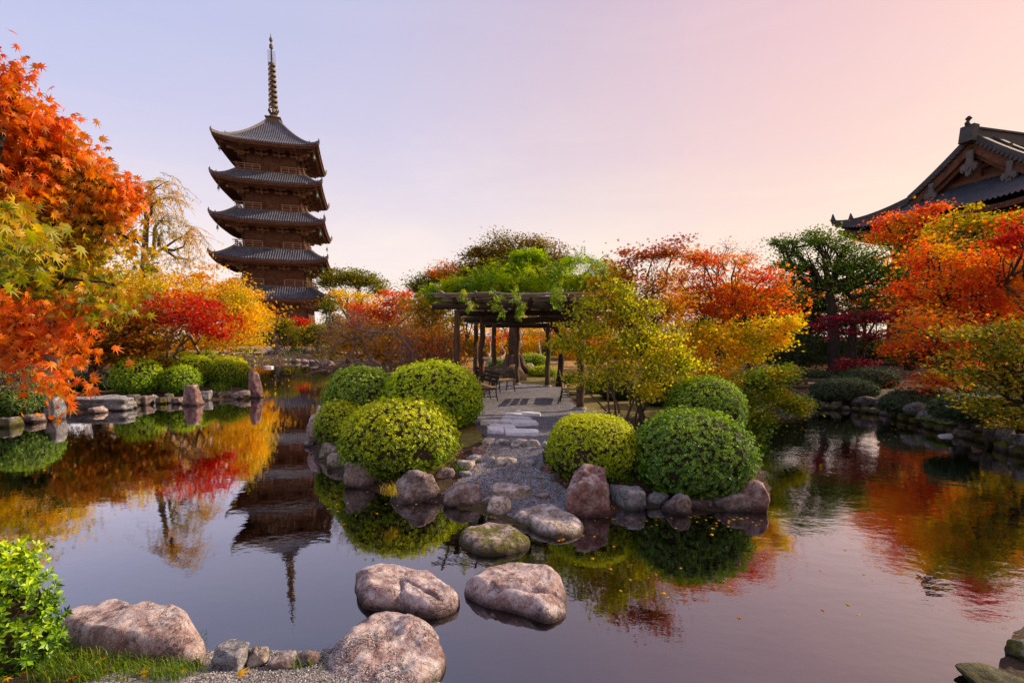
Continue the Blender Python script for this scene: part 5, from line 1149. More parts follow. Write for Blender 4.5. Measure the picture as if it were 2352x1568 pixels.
def shrub_stems(name, label, stemsets, d, r0, leafblobs, mat, leaf, size, cov, rc, bark='twig', mode='any', twigs=14, cat='shrub'):
    size *= DD(d) / d; rc *= DD(d) / d
    b = GG(*stemsets[0][0][:2]); root = thing(name, b, label, cat); mb = MB()
    B = blobs3(leafblobs, d); CL = []
    for c, r in B:
        nc = max(6, int(2.4 * r[0] * r[2] / (rc * rc))); u = unit(nc); CL.append(c + u * RG.uniform(.2, 1, (nc, 1)) ** .5 * r)
    ends = []
    for st in stemsets:
        g0 = GG(*st[0][:2]); g0[2] -= .05; pts = [g0] + [P(x, y, g0[1] + dd) for x, y, dd in st[1:]]; p = np.array(pts)
        mb.tube(p, np.linspace(r0, r0 * .4, len(p)), 7, wob=.08); ends += list(p[1:])
    ends = np.array(ends)
    for cl in CL:
        for q in cl[:twigs]:
            e = ends[np.argmin(((ends - q) ** 2).sum(1) + RG.uniform(0, .3, len(ends)))]; mb.tube(curve(e, q, 5, .2, .04), np.linspace(r0 * .28, r0 * .07, 5), 4, cap=False)
    mb.build('stem', O[bark], root, True); area = sum(math.pi * r[0] * r[2] for c, r in B); N = int(cov * 2.1 * area / (KAREA[leaf] * size * size)); A = np.concatenate(CL)
    C = A[RG.integers(0, len(A), N)] + RG.normal(size=(N, 3)) * rc * [.6, .6, .4]
    if mode == 'up': Nn = RG.normal(size=(N, 3)) * .5 + [0, 0, 1]; T = RG.normal(size=(N, 3)) + [0, 0, -.4]
    else: Nn = RG.normal(size=(N, 3)) + [0, -.3, .5]; T = RG.normal(size=(N, 3)) * .8 + [0, 0, -.5]
    leaves('foliage', C, Nn, T, size * RG.uniform(.6, 1.3, N), leaf, O[mat], root); return root
shrub_stems('yellow_shrub', 'many-stemmed shrub with round yellow leaves right of the path', [[(1425, 968, 0), (1420, 930, 0), (1390, 880, -.1), (1360, 820, -.1), (1340, 760, 0)], [(1440, 970, 0), (1448, 920, 0), (1440, 850, .2), (1430, 780, .3), (1420, 720, .3)],
    [(1455, 972, 0), (1470, 920, 0), (1500, 880, 0), (1560, 850, -.1)], [(1460, 972, 0), (1500, 900, 0), (1525, 850, .1), (1545, 790, .1)], [(1410, 960, 0), (1380, 930, -.1), (1340, 890, -.2), (1310, 850, -.2)], [(1435, 966, 0), (1480, 860, .3), (1490, 780, .3), (1500, 720, .3)],
    [(1400, 950, 0), (1395, 900, .2), (1400, 840, .2), (1380, 790, .2)], [(1415, 962, 0), (1410, 900, 0), (1450, 830, -.1), (1470, 760, -.1)]], 8.6, .028,
    [(1400, 700, 55, 34), (1470, 725, 55, 34), (1350, 740, 45, 34), (1430, 775, 75, 34), (1350, 795, 60, 26), (1510, 770, 60, 34), (1320, 770, 34, 24), (1470, 820, 70, 30), (1380, 840, 60, 26), (1545, 820, 45, 30), (1300, 790, 26, 16), (1410, 670, 40, 24), (1350, 868, 44, 18), (1440, 866, 60, 20), (1520, 862, 50, 20), (1590, 840, 44, 20), (1480, 900, 46, 10)], 'yelshrub', 'round', .05, 1.5, .2, twigs=20)
shrub_stems('yellow_orange_maple', 'spreading yellow-orange maple with a red streak right of the yellow shrub', [[(1560, 945, 0), (1570, 900, .3), (1600, 860, .4), (1650, 800, .5), (1700, 760, .5)], [(1555, 945, 0), (1540, 880, .3), (1560, 800, .4), (1600, 740, .5)], [(1570, 945, 0), (1620, 870, .4), (1700, 830, .5)]], 10.2, .045,
    [(1600, 760, 50, 28), (1670, 770, 60, 24), (1740, 760, 60, 18), (1790, 745, 34, 10), (1620, 810, 60, 26), (1690, 820, 60, 26), (1580, 840, 50, 26), (1740, 800, 45, 20), (1660, 860, 60, 20), (1770, 780, 36, 10)], 'yelorange', 'maple5', .06, 3.6, .22, bark='barkdark', mode='up', twigs=16)
shrub_stems('drooping_maple', 'maple drooping low over the water with teal-green leaves and orange tips', [[(1690, 1005, 0), (1680, 960, .2), (1700, 920, .2), (1760, 890, .2)], [(1680, 1000, 0), (1690, 930, .3), (1720, 880, .3), (1790, 860, .3)], [(1690, 1000, 0), (1730, 960, .1), (1780, 930, .1)]], 9.6, .035,
    [(1700, 880, 50, 24), (1760, 870, 45, 20), (1800, 855, 34, 14), (1720, 920, 50, 22), (1780, 905, 36, 14), (1815, 925, 32, 10), (1740, 960, 36, 22), (1740, 990, 26, 16), (1690, 930, 34, 36), (1830, 935, 20, 7), (1715, 965, 36, 34), (1750, 900, 40, 26)], 'droop', 'maple5', .055, 4.6, .2, bark='barkdark', mode='up', twigs=12)
# right side
tree('great_evergreen', 'great dark evergreen with crooked limbs and a thick dark trunk on the right', 'tree', [(1820, 570, 46, 26), (1880, 555, 50, 26), (1945, 570, 52, 20), (1850, 615, 60, 26), (1930, 610, 60, 28), (2000, 600, 50, 24), (2040, 640, 46, 26), (1980, 650, 60, 26), (1900, 660, 50, 22), (1820, 645, 34, 16), (2070, 600, 34, 24), (1780, 560, 18, 8), (1790, 610, 34, 14), (2090, 645, 34, 18), (1800, 690, 40, 14), (1990, 690, 50, 16)], 20.5, (1916, 862), .27, 'evergreen', size=.10, cov=1.25, rc=.30, flat=.6, mode='any', twigs=30, bark='barkdark', mid=[(1914, 820, 20.5), (1915, 770, 20.5), (1912, 720, 20.5), (1905, 670, 20.5)])
tree('dark_trunk_tree', 'second dark trunk leaning against the great evergreen', 'tree', [(1955, 740, 40, 24), (1990, 720, 40, 24)], 20.0, (1948, 862), .2, 'dark', size=.1, cov=2.5, rc=.4, bark='barkdark', mid=[(1950, 820, 20), (1955, 780, 20), (1960, 745, 20)])
tree('understory_tree', 'dark green understory tree left of the great dark trunk', 'tree', [(1800, 720, 50, 30), (1850, 740, 50, 30), (1820, 780, 36, 18), (1860, 700, 50, 24), (1800, 830, 50, 18), (1870, 826, 40, 14), (1780, 760, 40, 30)], 22, (1830, 855), .12, 'dark', size=.10, cov=2.9, rc=.4, bark='barkdark')
tree('plum_maple', 'plum-red maple spread in flat layers before the great dark trunk', 'tree', [(1910, 740, 40, 13), (1960, 728, 50, 12), (2020, 735, 46, 14), (1940, 760, 50, 12), (2000, 765, 46, 14), (1960, 830, 46, 9), (1930, 845, 34, 8)], 16.5, (1985, 885), .07, 'purple', size=.065, cov=3.4, rc=.26, flat=.2, stems=2, spread=.3, bark='barkdark')
tree('scarlet_maple', 'dark scarlet maple in front of the temple roof corner', 'tree', [(2080, 510, 42, 24), (2120, 500, 36, 24), (2060, 548, 46, 18), (2035, 518, 36, 12), (2130, 540, 46, 26), (2020, 545, 36, 12), (2150, 480, 20, 14)], 23, (2090, 850), .18, 'redorange', size=.10, cov=2.8, rc=.4, bark='barkdark', twigs=16)
tree('amber_tree', 'yellow-green and orange treetop under the temple eaves', 'tree', [(2190, 520, 50, 26), (2250, 510, 60, 24), (2320, 520, 60, 30), (2200, 570, 70, 30), (2290, 570, 70, 34)], 18.5, (2240, 860), .2, 'olive', size=.09, cov=3.2, rc=.4)
tree('red_orange_maple', 'large red-orange maple filling the right side', 'tree', [(2130, 600, 60, 34), (2200, 620, 70, 36), (2290, 610, 80, 40), (2150, 660, 70, 34), (2240, 680, 80, 34), (2330, 670, 60, 40), (2120, 710, 50, 26), (2380, 600, 60, 50), (2080, 660, 34, 22), (2200, 740, 70, 30), (2300, 740, 70, 36)], 13.5, (2230, 900), .16, 'redorange', leaf='maple5', size=.085, cov=2.6, rc=.36, flat=.7, bark='barkdark')
tree('pink_maple', 'pinkish-red maple branch top at the right frame edge', 'tree', [(2335, 520, 34, 24), (2350, 560, 40, 26), (2320, 545, 30, 18)], 12.0, (2400, 900), .12, 'red', leaf='maple5', size=.07, cov=2.8, rc=.25)
tree('orange_maple', 'layered orange maple hanging over the right bank hedges', 'tree', [(2100, 750, 50, 20), (2160, 740, 60, 24), (2120, 790, 60, 18), (2190, 790, 60, 24), (2080, 800, 40, 12), (2150, 840, 60, 18), (2230, 840, 60, 24), (2110, 880, 46, 10), (2180, 880, 60, 16)], 11.8, (2220, 930), .09, 'redorange', leaf='maple5', size=.07, cov=2.6, rc=.28, flat=.5, bark='barkdark')
tree('olive_maple', 'nearest olive-yellow maple at the right frame edge over the bank', 'tree', [(2240, 770, 70, 26), (2330, 760, 60, 34), (2260, 820, 80, 26), (2350, 830, 60, 36), (2210, 850, 60, 14), (2300, 880, 80, 28), (2260, 930, 70, 16), (2350, 930, 60, 30), (2400, 860, 60, 60), (2330, 970, 60, 14)], 8.8, (2440, 1010), .09, 'darkolive', leaf='maple5', size=.06, cov=2.8, rc=.22, flat=.3, bark='barkdark')
# trees behind everything
bgk = [('amber', 'amber'), ('yellow', 'golden'), ('goldgreen', 'green-gold'), ('orange', 'orange'), ('redorange', 'red-orange'), ('olive', 'olive')]
for i, (px, py, d, w, h, mt, lb) in enumerate([
    (60, 740, 32, 110, 60, 'yellow', 'golden background tree far left'), (200, 740, 34, 110, 55, 'amber', 'amber background tree behind the shaded maple'), (330, 745, 36, 90, 50, 'yellow', 'golden background tree behind the red maple'),
    (560, 780, 55, 60, 20, 'goldgreen', 'low green-gold background tree left of the sand court'), (780, 770, 44, 60, 40, 'olive', 'olive background tree right of the sand court'), (870, 760, 40, 60, 45, 'amber', 'amber background tree behind the orange maple'),
    (960, 770, 36, 60, 40, 'orange', 'orange background tree behind the twiggy thicket'), (1060, 780, 34, 60, 34, 'amber', 'amber background tree seen left of the pergola posts'), (1140, 788, 40, 40, 26, 'redorange', 'red-orange background tree framed by the left pergola posts'),
    (1220, 770, 42, 46, 34, 'yellow', 'golden background tree framed by the pergola right of the great trunk'), (1290, 775, 36, 50, 40, 'redorange', 'red-orange background tree behind the crooked vine trunk'), (1380, 780, 38, 60, 40, 'amber', 'amber background tree behind the yellow shrub'),
    (1480, 790, 36, 70, 36, 'green', 'green background tree behind the yellow shrub stems'), (1600, 780, 36, 70, 44, 'olive', 'olive background tree behind the yellow-orange maple'), (1760, 700, 34, 70, 50, 'amber', 'amber background tree left of the great evergreen'),
    (1860, 690, 36, 60, 40, 'redorange', 'red-orange background tree behind the great evergreen'), (2000, 700, 34, 70, 50, 'orange', 'orange background tree right of the great dark trunk'), (2110, 800, 26, 80, 50, 'green', 'dark background tree behind the layered orange maple'),
    (2270, 760, 24, 110, 70, 'green', 'dark background tree behind the right side maples'), (2460, 700, 20, 110, 120, 'orange', 'orange tree beyond the right frame edge'), (-90, 640, 16, 100, 130, 'yellow', 'golden tree beyond the left frame edge'), (2420, 860, 15, 80, 60, 'dark', 'dark shrub tree at the right frame edge')]):
    tree('background_tree', lb, 'tree', [(px - w * .45, py + 5, w * .5, h * .75), (px + w * .4, py, w * .55, h * .8), (px, py - h * .35, w * .6, h * .6), (px - w * .3, 808, w * .6, 22), (px + w * .4, 805, w * .6, 24)], d, None, .18, mt, size=.0045 * d, cov=2.0, rc=.02 * d, twigs=8, group='trees in the background', maxl=30000)
for i, (px, py, d, w, h, mt, lb) in enumerate([(1690, 790, 30, 60, 30, 'dark', 'dark low background tree behind the amber maple'), (1900, 800, 30, 60, 26, 'dark', 'dark low background tree behind the great dark trunk'), (2010, 800, 28, 60, 30, 'dark', 'dark low background tree behind the plum maple'),
    (1560, 700, 33, 60, 40, 'orange', 'orange background tree behind the rust-topped maple'), (1680, 690, 33, 70, 40, 'amber', 'amber background tree behind the orange maple on the right'), (1330, 720, 30, 60, 40, 'amber', 'amber background tree just right of the pergola roof'), (2200, 800, 20, 90, 50, 'dark', 'dark low tree behind the layered orange maple'),
    (1875, 740, 27, 60, 56, 'dark', 'dark background tree close behind the great dark trunk'), (1790, 690, 29, 50, 40, 'olive', 'olive background tree behind the left limbs of the great evergreen'),
    (1830, 700, 31, 60, 50, 'green', 'green background tree left behind the great evergreen'), (1450, 730, 31, 70, 44, 'olive', 'olive background tree behind the rust-topped maple'), (2080, 700, 30, 60, 50, 'redorange', 'red-orange background tree below the temple roof corner'), (1270, 720, 34, 60, 30, 'goldgreen', 'green-gold background tree over the pergola roof'), (1180, 735, 36, 60, 26, 'yellow', 'golden background tree over the great trunk'), (1080, 720, 33, 50, 36, 'goldgreen', 'green-gold background tree over the left pergola posts')]):
    tree('background_tree', lb, 'tree', [(px - w * .45, py + 5, w * .5, h * .75), (px + w * .4, py, w * .55, h * .8), (px, py - h * .35, w * .6, h * .6), (px - w * .3, 808, w * .6, 22), (px + w * .4, 805, w * .6, 24)], d, None, .18, mt, size=.0045 * d, cov=2.2, rc=.02 * d, twigs=6, group='trees in the background', maxl=30000)
for i, (px, lb) in enumerate([(1125, 'thin pale trunk framed left of the great trunk'), (1152, 'slim leaning pale trunk between the posts and the great trunk'), (1238, 'thin pale staked trunk right of the great trunk'), (1200, 'thin pale trunk close beside the great trunk')]):
    tree('young_tree', lb, 'tree', [(px, 765, 18, 12)], 27 + i, (px, 836), .06, ['amber', 'redorange', 'yellow', 'amber'][i], size=.09, cov=1.6, rc=.3, bark='barkpale', fork=.7)
# ------------------------------------------------------------------ bare leaning tree
def bare_tree():
    Z6 = lambda l: [(574 + x * .2563, 689 + y * .2563) for x, y in l]
    d0 = DD(10.5); b = P(950, 880, d0); b[2] = zg(b[0], d0) - .05
    root = thing('leaning_tree', b, 'leafless crooked tree reaching out low over the water behind the island azaleas', 'tree'); mb = MB(); ends = []
    def limb(px, r0, r1, da, db, first=None):
        p = [P(x, y, d0 + da + (db - da) * i / max(1, len(px) - 1)) for i, (x, y) in enumerate(px)]
        if first is not None: p = [first] + p
        p = np.array(p); mb.tube(p, np.linspace(r0, r1, len(p)), 7, wob=.1)
        for i in range(1, len(p)): ends.append((p[i], p[i] - p[i - 1], r1 + (r0 - r1) * (1 - i / len(p))))
        return p
    limb(Z6([(1460, 560), (1455, 470), (1400, 390), (1330, 300), (1180, 290), (1000, 270), (920, 240)]), .055, .018, 0, -.5, b)
    limb(Z6([(1200, 610), (1080, 540), (1020, 400), (1000, 340), (930, 300)]), .06, .02, .3, 0, np.array([b[0] - .5, b[1] + .3, b[2]]))
    limb(Z6([(980, 330), (890, 350), (800, 400), (700, 430), (600, 420)]), .03, .01, 0, -.2)
    limb(Z6([(1300, 650), (1200, 615), (1080, 575), (990, 570), (900, 580), (770, 610), (660, 600), (560, 520), (480, 500), (400, 470), (310, 460)]), .055, .008, .2, -.9, b)
    limb(Z6([(1050, 565), (900, 600), (770, 635), (600, 640), (520, 660), (450, 680), (340, 700)]), .035, .007, 0, -.7)
    limb(Z6([(1430, 540), (1380, 545), (1300, 570), (1180, 600)]), .03, .015, 0, 0)
    limb(Z6([(1330, 300), (1290, 350), (1270, 310), (1350, 260)]), .02, .01, -.2, -.3)
    limb(Z6([(1180, 290), (1100, 320), (1000, 330)]), .02, .012, -.3, -.2); limb(Z6([(940, 560), (920, 480), (940, 380), (930, 320)]), .018, .01, 0, 0)
    limb(Z6([(1420, 560), (1440, 500), (1430, 455)]), .022, .012, 0, .1); limb(Z6([(1470, 480), (1500, 360), (1510, 290), (1450, 265)]), .018, .008, 0, .1)
    def twig(p, dr, L, r, lv):
        n = 5; pts = [p]; v = dr / (np.linalg.norm(dr) + 1e-9)
        for i in range(n - 1):
            v = v + RG.normal(size=3) * .38 + [0, 0, -.02]; v /= np.linalg.norm(v); q = pts[-1] + v * L / n; q[2] = max(q[2], .05); pts.append(q)
        mb.tube(np.array(pts), np.linspace(r, r * .45, n), 4 if lv else 5, cap=False)
        if lv < 3:
            for k in range(3 if lv < 2 else 2):
                j = RG.integers(1, n); twig(pts[j], v + RG.normal(size=3) * .9, L * .62, r * .55, lv + 1)
    for p, dr, r in ends:
        for k in range(2): twig(p, dr + RG.normal(size=3) * .8 * np.linalg.norm(dr), RG.uniform(.5, 1.0), min(.012, r * .5), 0)
    mb.build('trunk', O['twig'], root, True)
bare_tree()
def twiggy(name, label, pxb, blobs, d, mat, cov=.35, n=90):
    b = GG(*pxb); root = thing(name, b, label, 'shrub'); mb = MB(); B = blobs3(blobs, d); C = []
    for i in range(n):
        c, r = B[i % len(B)]; q = c + unit(1)[0] * r * RG.uniform(.4, 1); s = b + np.array([RG.normal() * .25, RG.normal() * .2, -.05]); p = curve(s, q, 6, .12, .05); mb.tube(p, np.linspace(.013, .003, 6), 4, cap=False)
        for j in (2, 3, 4): e = p[j] + RG.normal(size=3) * .3; mb.tube(curve(p[j], e, 3, .2), [.005, .003, .002], 3, cap=False); C.append(e)
        C.append(q)
    mb.build('stem', O['twig'], root, True); C = np.repeat(np.array(C), 4, 0); C = C + RG.normal(size=C.shape) * .05
    leaves('foliage', C, RG.normal(size=C.shape), RG.normal(size=C.shape), .05, 'round', O[mat], root)
twiggy('twiggy_shrub', 'reddish-brown twiggy shrub between the bare tree and the left pergola post', (1010, 905), [(980, 760, 50, 50), (1030, 760, 40, 60), (940, 790, 50, 40), (1060, 800, 30, 50)], 10.9, 'orange')
# ------------------------------------------------------------------ foreground maples
def nearmaple(name, label, baseW, branches, blobs, mat, size, n, rc, cluster=9, limb_r=.02, hang=.9):
    root = thing(name, baseW, label, 'tree'); mb = MB(); ends = []
    for br in branches:
        p = np.array([q if len(q) == 3 and isinstance(q, np.ndarray) else P(*q) for q in br]); mb.tube(p, np.linspace(br_r(br), .004, len(p)), 7, wob=.05); ends += list(p[1:])
    ends = np.array(ends); CL = []
    for bx in blobs:
        px, py, rx, ry, d = bx[:5]; c = P(px, py, d); k = d / F; r = np.array([rx * k, .6 * (rx + ry) / 2 * k, ry * k]); m = max(3, int(n * rx * ry / (d ** -2 * 1e4) / cluster * .0 + bx[5]))
        u = unit(m); q = c + u * RG.uniform(.1, 1, (m, 1)) ** .5 * r; CL.append(q)
    A = np.concatenate(CL)
    for q in A[::1]:
        e = ends[np.argmin(((ends - q) ** 2).sum(1))]
        if np.linalg.norm(e - q) < 1.0: mb.tube(curve(e, q, 5, .15, .06), [.0035, .003, .0022, .0016, .0012], 4, cap=False)
    mb.build('branch', O['barkdark'] if mat == 'mapleT' else O['twig'], root, True)
    N = len(A) * cluster; C = np.repeat(A, cluster, 0) + RG.normal(size=(N, 3)) * rc
    T = RG.normal(size=(N, 3)) * .55 + [.15, 0, -hang]; Nn = RG.normal(size=(N, 3)) * [.8, .8, .6] + [.1, -.5, .35]
    leaves('foliage', C, Nn, T, size * RG.uniform(.6, 1.15, N), 'maple7', O[mat], root); return root
def br_r(br): return .03
fm = np.array([-4.2, 1.7, .3])
nearmaple('maple_tree', 'foreground maple turning from green to orange-red, reaching in from the upper left', fm,
    [[fm, np.array([-3.9, 2.0, 2.2]), (-60, 600, 2.9), (60, 500, 2.9), (200, 420, 3.0)], [np.array([-3.9, 2.0, 2.2]), (-80, 700, 2.8), (60, 640, 2.8), (150, 640, 2.8), (260, 650, 2.9)], [(-80, 600, 2.7), (-20, 400, 2.7), (20, 250, 2.7), (50, 180, 2.7)], [(-60, 560, 3), (120, 500, 3), (240, 520, 3.1), (320, 560, 3.1)], [(-80, 480, 3.1), (60, 380, 3.1), (180, 360, 3.1)]],
    [(8, 195, 24, 20, 2.7, 5), (45, 180, 22, 10, 2.7, 2), (-10, 250, 50, 50, 2.7, 16), (40, 240, 26, 34, 2.7, 5), (30, 310, 60, 44, 2.9, 26), (110, 300, 46, 30, 2.9, 16), (125, 285, 22, 12, 3, 3), (140, 330, 28, 22, 2.9, 7), (30, 380, 70, 50, 2.9, 34), (130, 370, 60, 36, 3.0, 26), (190, 405, 46, 24, 3.1, 14), (205, 380, 34, 12, 3.2, 4), (255, 430, 40, 20, 3.1, 12), (120, 440, 90, 40, 3.0, 40),
     (30, 460, 70, 50, 2.8, 34), (230, 470, 70, 34, 3.1, 28), (290, 460, 30, 24, 3.1, 10), (100, 520, 90, 40, 3.0, 38), (20, 560, 60, 50, 2.6, 24), (200, 540, 70, 34, 3.2, 22), (280, 525, 26, 20, 3.1, 4), (80, 600, 80, 40, 3.0, 30), (190, 600, 66, 28, 3.2, 16), (320, 585, 22, 10, 3.1, 3), (60, 640, 60, 26, 3.0, 16), (180, 665, 50, 22, 2.9, 11), (200, 695, 26, 14, 2.7, 4), (260, 690, 30, 10, 2.9, 5), (125, 680, 30, 16, 2.8, 5), (50, 540, 24, 24, 1.7, 3), (25, 600, 20, 16, 1.7, 2)],
    'mapleT', .054, 1, .058, cluster=19)
fo = np.array([-3.6, 2.2, .3])
nearmaple('maple_tree', 'salmon-orange maple branch reaching in low from the left edge', fo,
    [[fo, np.array([-3.4, 2.5, 1.6]), (-40, 760, 2.7), (40, 745, 2.7), (120, 740, 2.7), (180, 725, 2.7)], [(-40, 760, 2.7), (60, 800, 2.7), (130, 830, 2.6), (150, 870, 2.6)], [(-40, 820, 2.7), (40, 790, 2.7), (150, 780, 2.8)], [(-30, 720, 2.8), (40, 700, 2.8)]],
    [(30, 700, 34, 18, 2.7, 7), (20, 740, 50, 22, 2.7, 14), (90, 735, 50, 18, 2.7, 11), (150, 730, 26, 14, 2.7, 5), (185, 720, 14, 20, 2.7, 3), (30, 785, 50, 26, 2.7, 11), (100, 775, 50, 20, 2.7, 9), (150, 765, 30, 14, 2.7, 5), (180, 795, 22, 18, 2.7, 4), (20, 820, 40, 16, 2.6, 6), (120, 810, 30, 10, 2.7, 3), (120, 850, 22, 14, 2.6, 4), (140, 880, 26, 14, 2.5, 3), (165, 880, 14, 10, 2.5, 1), (10, 690, 24, 14, 2.8, 4)],
    'mapleO', .052, 1, .065, cluster=11, hang=.6)
# thin bare twigs at the left edge
tw = MB(); tb = np.array([-3.9, 2.6, .3]); troot = thing('bare_shrub', tb, 'thin bare grey twigs with a few pink leaves at the left frame edge', 'shrub'); tl = []
for k in range(26):
    a = P(RG.uniform(-30, 30), RG.uniform(800, 900), 2.9); b = P(RG.uniform(30, 130), RG.uniform(820, 960), 2.9 + RG.uniform(-.2, .3)); c = curve(a, b, 7, .2, .1); tw.tube(c, np.linspace(.004, .0012, 7), 4, cap=False)
    if k % 3 == 0: tl.append(c[-1]); tl.append(c[4])
    tw.tube(curve(c[3], c[3] + RG.normal(size=3) * .12, 4, .2), [.002, .0016, .0012, .001], 3, cap=False)
for k in range(6): tw.tube(curve(tb, P(RG.uniform(-30, 10), RG.uniform(800, 880), 2.9), 6, .1), np.linspace(.012, .004, 6), 5)
tw.build('stem', O['twig'], troot, True); tl = np.array(tl); leaves('foliage', tl, RG.normal(size=tl.shape) + [0, -1, 0], RG.normal(size=tl.shape) * .5 + [0, 0, -1], .035, 'round', O['mapleO'], troot)
# ------------------------------------------------------------------ grass, ferns, litter
def blades(name, pts, L, w, mat, label, cat, kind=None, spread=.5, parent=None):
    n = len(pts); V = []; a = RG.uniform(0, 2 * math.pi, n); d = np.stack([np.cos(a), np.sin(a), 0 * a], -1); s = np.stack([-np.sin(a), np.cos(a), 0 * a], -1) * w
    Ls = L * RG.uniform(.5, 1.25, n)[:, None]; sp = RG.uniform(.2, 1.2, n)[:, None] * spread; up_ = np.array([0, 0, 1.])
    p1 = pts + (up_ * .6 + d * sp * .25) * Ls; p2 = pts + (up_ * .85 + d * sp * .7) * Ls; p3 = pts + (up_ * (.95 - .35 * sp) + d * sp * 1.2) * Ls
    V = np.stack([pts - s, pts + s, p1 + s * .8, p1 - s * .8, p2 + s * .5, p2 - s * .5, p3], 1).reshape(-1, 3); k = 7
    idx = np.array([0, 1, 2, 3, 3, 2, 4, 5, 5, 4, 6]); szs = np.array([4, 4, 3]); Lp = (idx[None] + (np.arange(n) * k)[:, None]).ravel()
    o = npmesh(name, V, Lp, np.tile(szs, n), O[mat], None, False, tuple(pts.mean(0))); return tag(o, label, cat, None, kind)
def gpts(px0, px1, py0, py1, n, cond=None):
    R = []
    while len(R) < n:
        x, y = RG.uniform(px0, px1), RG.uniform(py0, py1)
        if cond and not cond(x, y): continue
        R.append(GG(x, y))
    return np.array(R)
q = gpts(90, 460, 1475, 1568, 400); q = np.repeat(q, 8, 0) + RG.normal(size=(3200, 3)) * [.025, .025, 0]
blades('grass', q, .085, .0022, 'grass', 'green grass growing along the foot of the huge boulder', 'grass', 'stuff', 1.0)
q = np.repeat(gpts(118, 175, 1385, 1405, 20), 8, 0) + RG.normal(size=(160, 3)) * [.02, .02, 0]
blades('grass', q, .07, .002, 'grass', 'small grass tuft behind the huge boulder', 'grass', 'stuff', 1.0)
q = GG(560, 890)[None] + RG.normal(size=(500, 3)) * [.3, .25, 0]; q[:, 2] = Zg(q[:, 0], q[:, 1]); blades('sedge_clump', q, .6, .008, 'grass', 'long-bladed sedge clump arching beside the tall standing stone', 'plant', None, 1.1)
q = GG(505, 898)[None] + RG.normal(size=(160, 3)) * [.15, .15, 0]; q[:, 2] = Zg(q[:, 0], q[:, 1]); blades('sedge_clump', q, .35, .008, 'grass', 'small bright sedge clump in the stones left of the long-bladed one', 'plant', None, 1.1)
q = GG(1315, 885)[None] + [0, 1.0, 0] + RG.normal(size=(300, 3)) * [.3, .3, 0]; q[:, 2] = Zg(q[:, 0], q[:, 1]); blades('sedge_clump', q, .45, .008, 'grass', 'green grassy clump behind the right pergola post', 'plant', None, .8)
q = G(896, 1135, .25)[None] + RG.normal(size=(90, 3)) * [.05, .04, .02]; blades('grass_tuft', q, .14, .003, 'olive', 'dry brown grass tuft left of the big pinkish-brown boulder', 'plant', None, 1.0)
q = np.repeat(gpts(650, 690, 808, 822, 10), 12, 0) + RG.normal(size=(120, 3)) * [.5, .2, 0]; blades('sedge_clump', q, .5, .03, 'grass', 'yellow-green grass on the far shore stones', 'plant', None, 1.0)
for i, (x, y) in enumerate([(1815, 905), (1862, 915), (1925, 918), (1965, 922), (2010, 925), (2045, 930), (2075, 945), (2110, 955), (2145, 968), (1890, 900), (2180, 975)]):
    p = G(x, y, .25); p[1] += .1; p[0] += .02; root = None; n = 26; a = RG.uniform(0, 6.28, n); T = np.stack([np.cos(a), np.sin(a), RG.uniform(.1, .8, n)], -1)
    o = leaves('fern', np.repeat(p[None], n, 0), np.stack([-np.cos(a) * .5, -np.sin(a) * .5, np.ones(n)], -1), T, .34 * RG.uniform(.6, 1.2, n), 'frond', O['fern'], None, tuple(p))
    tag(o, 'green fern growing from the stone wall of the right bank', 'fern', 'ferns on the right bank wall')
def litter(name, C, size, label, up=1.0):
    n = len(C); o = leaves(name, C, RG.normal(size=(n, 3)) * .12 + [0, 0, 1], RG.normal(size=(n, 3)), size * RG.uniform(.5, 1.2, n), 'maple5', O['litter'], None, tuple(C.mean(0))); tag(o, label, 'leaves', None, 'stuff')
C = gpts(1090, 1330, 880, 1150, 320, lambda x, y: x > 1110 or y > 1030); C[:, 2] += .02; litter('path_leaves', C, .05, 'scattered yellow fallen leaves on the gravel path')
C = gpts(880, 1110, 1000, 1130, 90); C[:, 2] += .02; litter('soil_leaves', C, .05, 'fallen leaves on the soil between the azaleas and the path')
for i, (x, y, n_, lb) in enumerate([(1180, 1132, 40, 'small weed tuft at the top of the ledge rock'), (1315, 1160, 30, 'small green weed beside the landing stone'), (1060, 1080, 60, 'small leafy weed at the left edge of the path'), (1440, 1105, 90, 'dark fern clump under the right azaleas'), (1500, 1110, 90, 'low weeds between the two right azaleas'), (860, 1085, 80, 'weeds under the front azalea by the dark rounded boulder'), (760, 1030, 90, 'grassy weeds on the left shore of the island'), (960, 1550, 60, 'mossy weeds at the side of the broad pale shore stone'), (700, 1528, 30, 'tiny grass blades by the dark knobbly stone')]):
    p_ = GG(x, y); q = p_ + RG.normal(size=(n_, 3)) * [.06, .05, 0]; q[:, 2] = Zg(q[:, 0], q[:, 1]); blades('weed', q, .09, .004, 'fern', lb, 'plant', None, 1.0)
C = gpts(0, 420, 1500, 1568, 40); C[:, 2] += .03; litter('shore_leaves', C, .05, 'brown fallen leaves on the near left shore')
C = np.array([G(RG.uniform(1350, 2100), RG.uniform(1190, 1420), .004) for _ in range(30)] + [G(RG.uniform(1780, 2250), RG.uniform(945, 1010), .004) for _ in range(200)] + [G(RG.uniform(100, 700), RG.uniform(940, 1020), .004) for _ in range(90)] + [G(RG.uniform(1250, 1750), 1185 + abs(RG.normal()) * 14, .004) for _ in range(50)] + [G(RG.uniform(740, 1150), 1120 + abs(RG.normal()) * 40, .004) for _ in range(40)] + [G(x + RG.normal() * 5, y + RG.normal() * 2, .004) for x, y in [(1340, 1228), (1200, 1250), (1180, 1200), (1290, 1238), (1070, 1265), (1600, 1185), (1510, 1188)] for _ in range(4)])
litter('floating_leaves', C, .045, 'small fallen leaves floating on the pond')
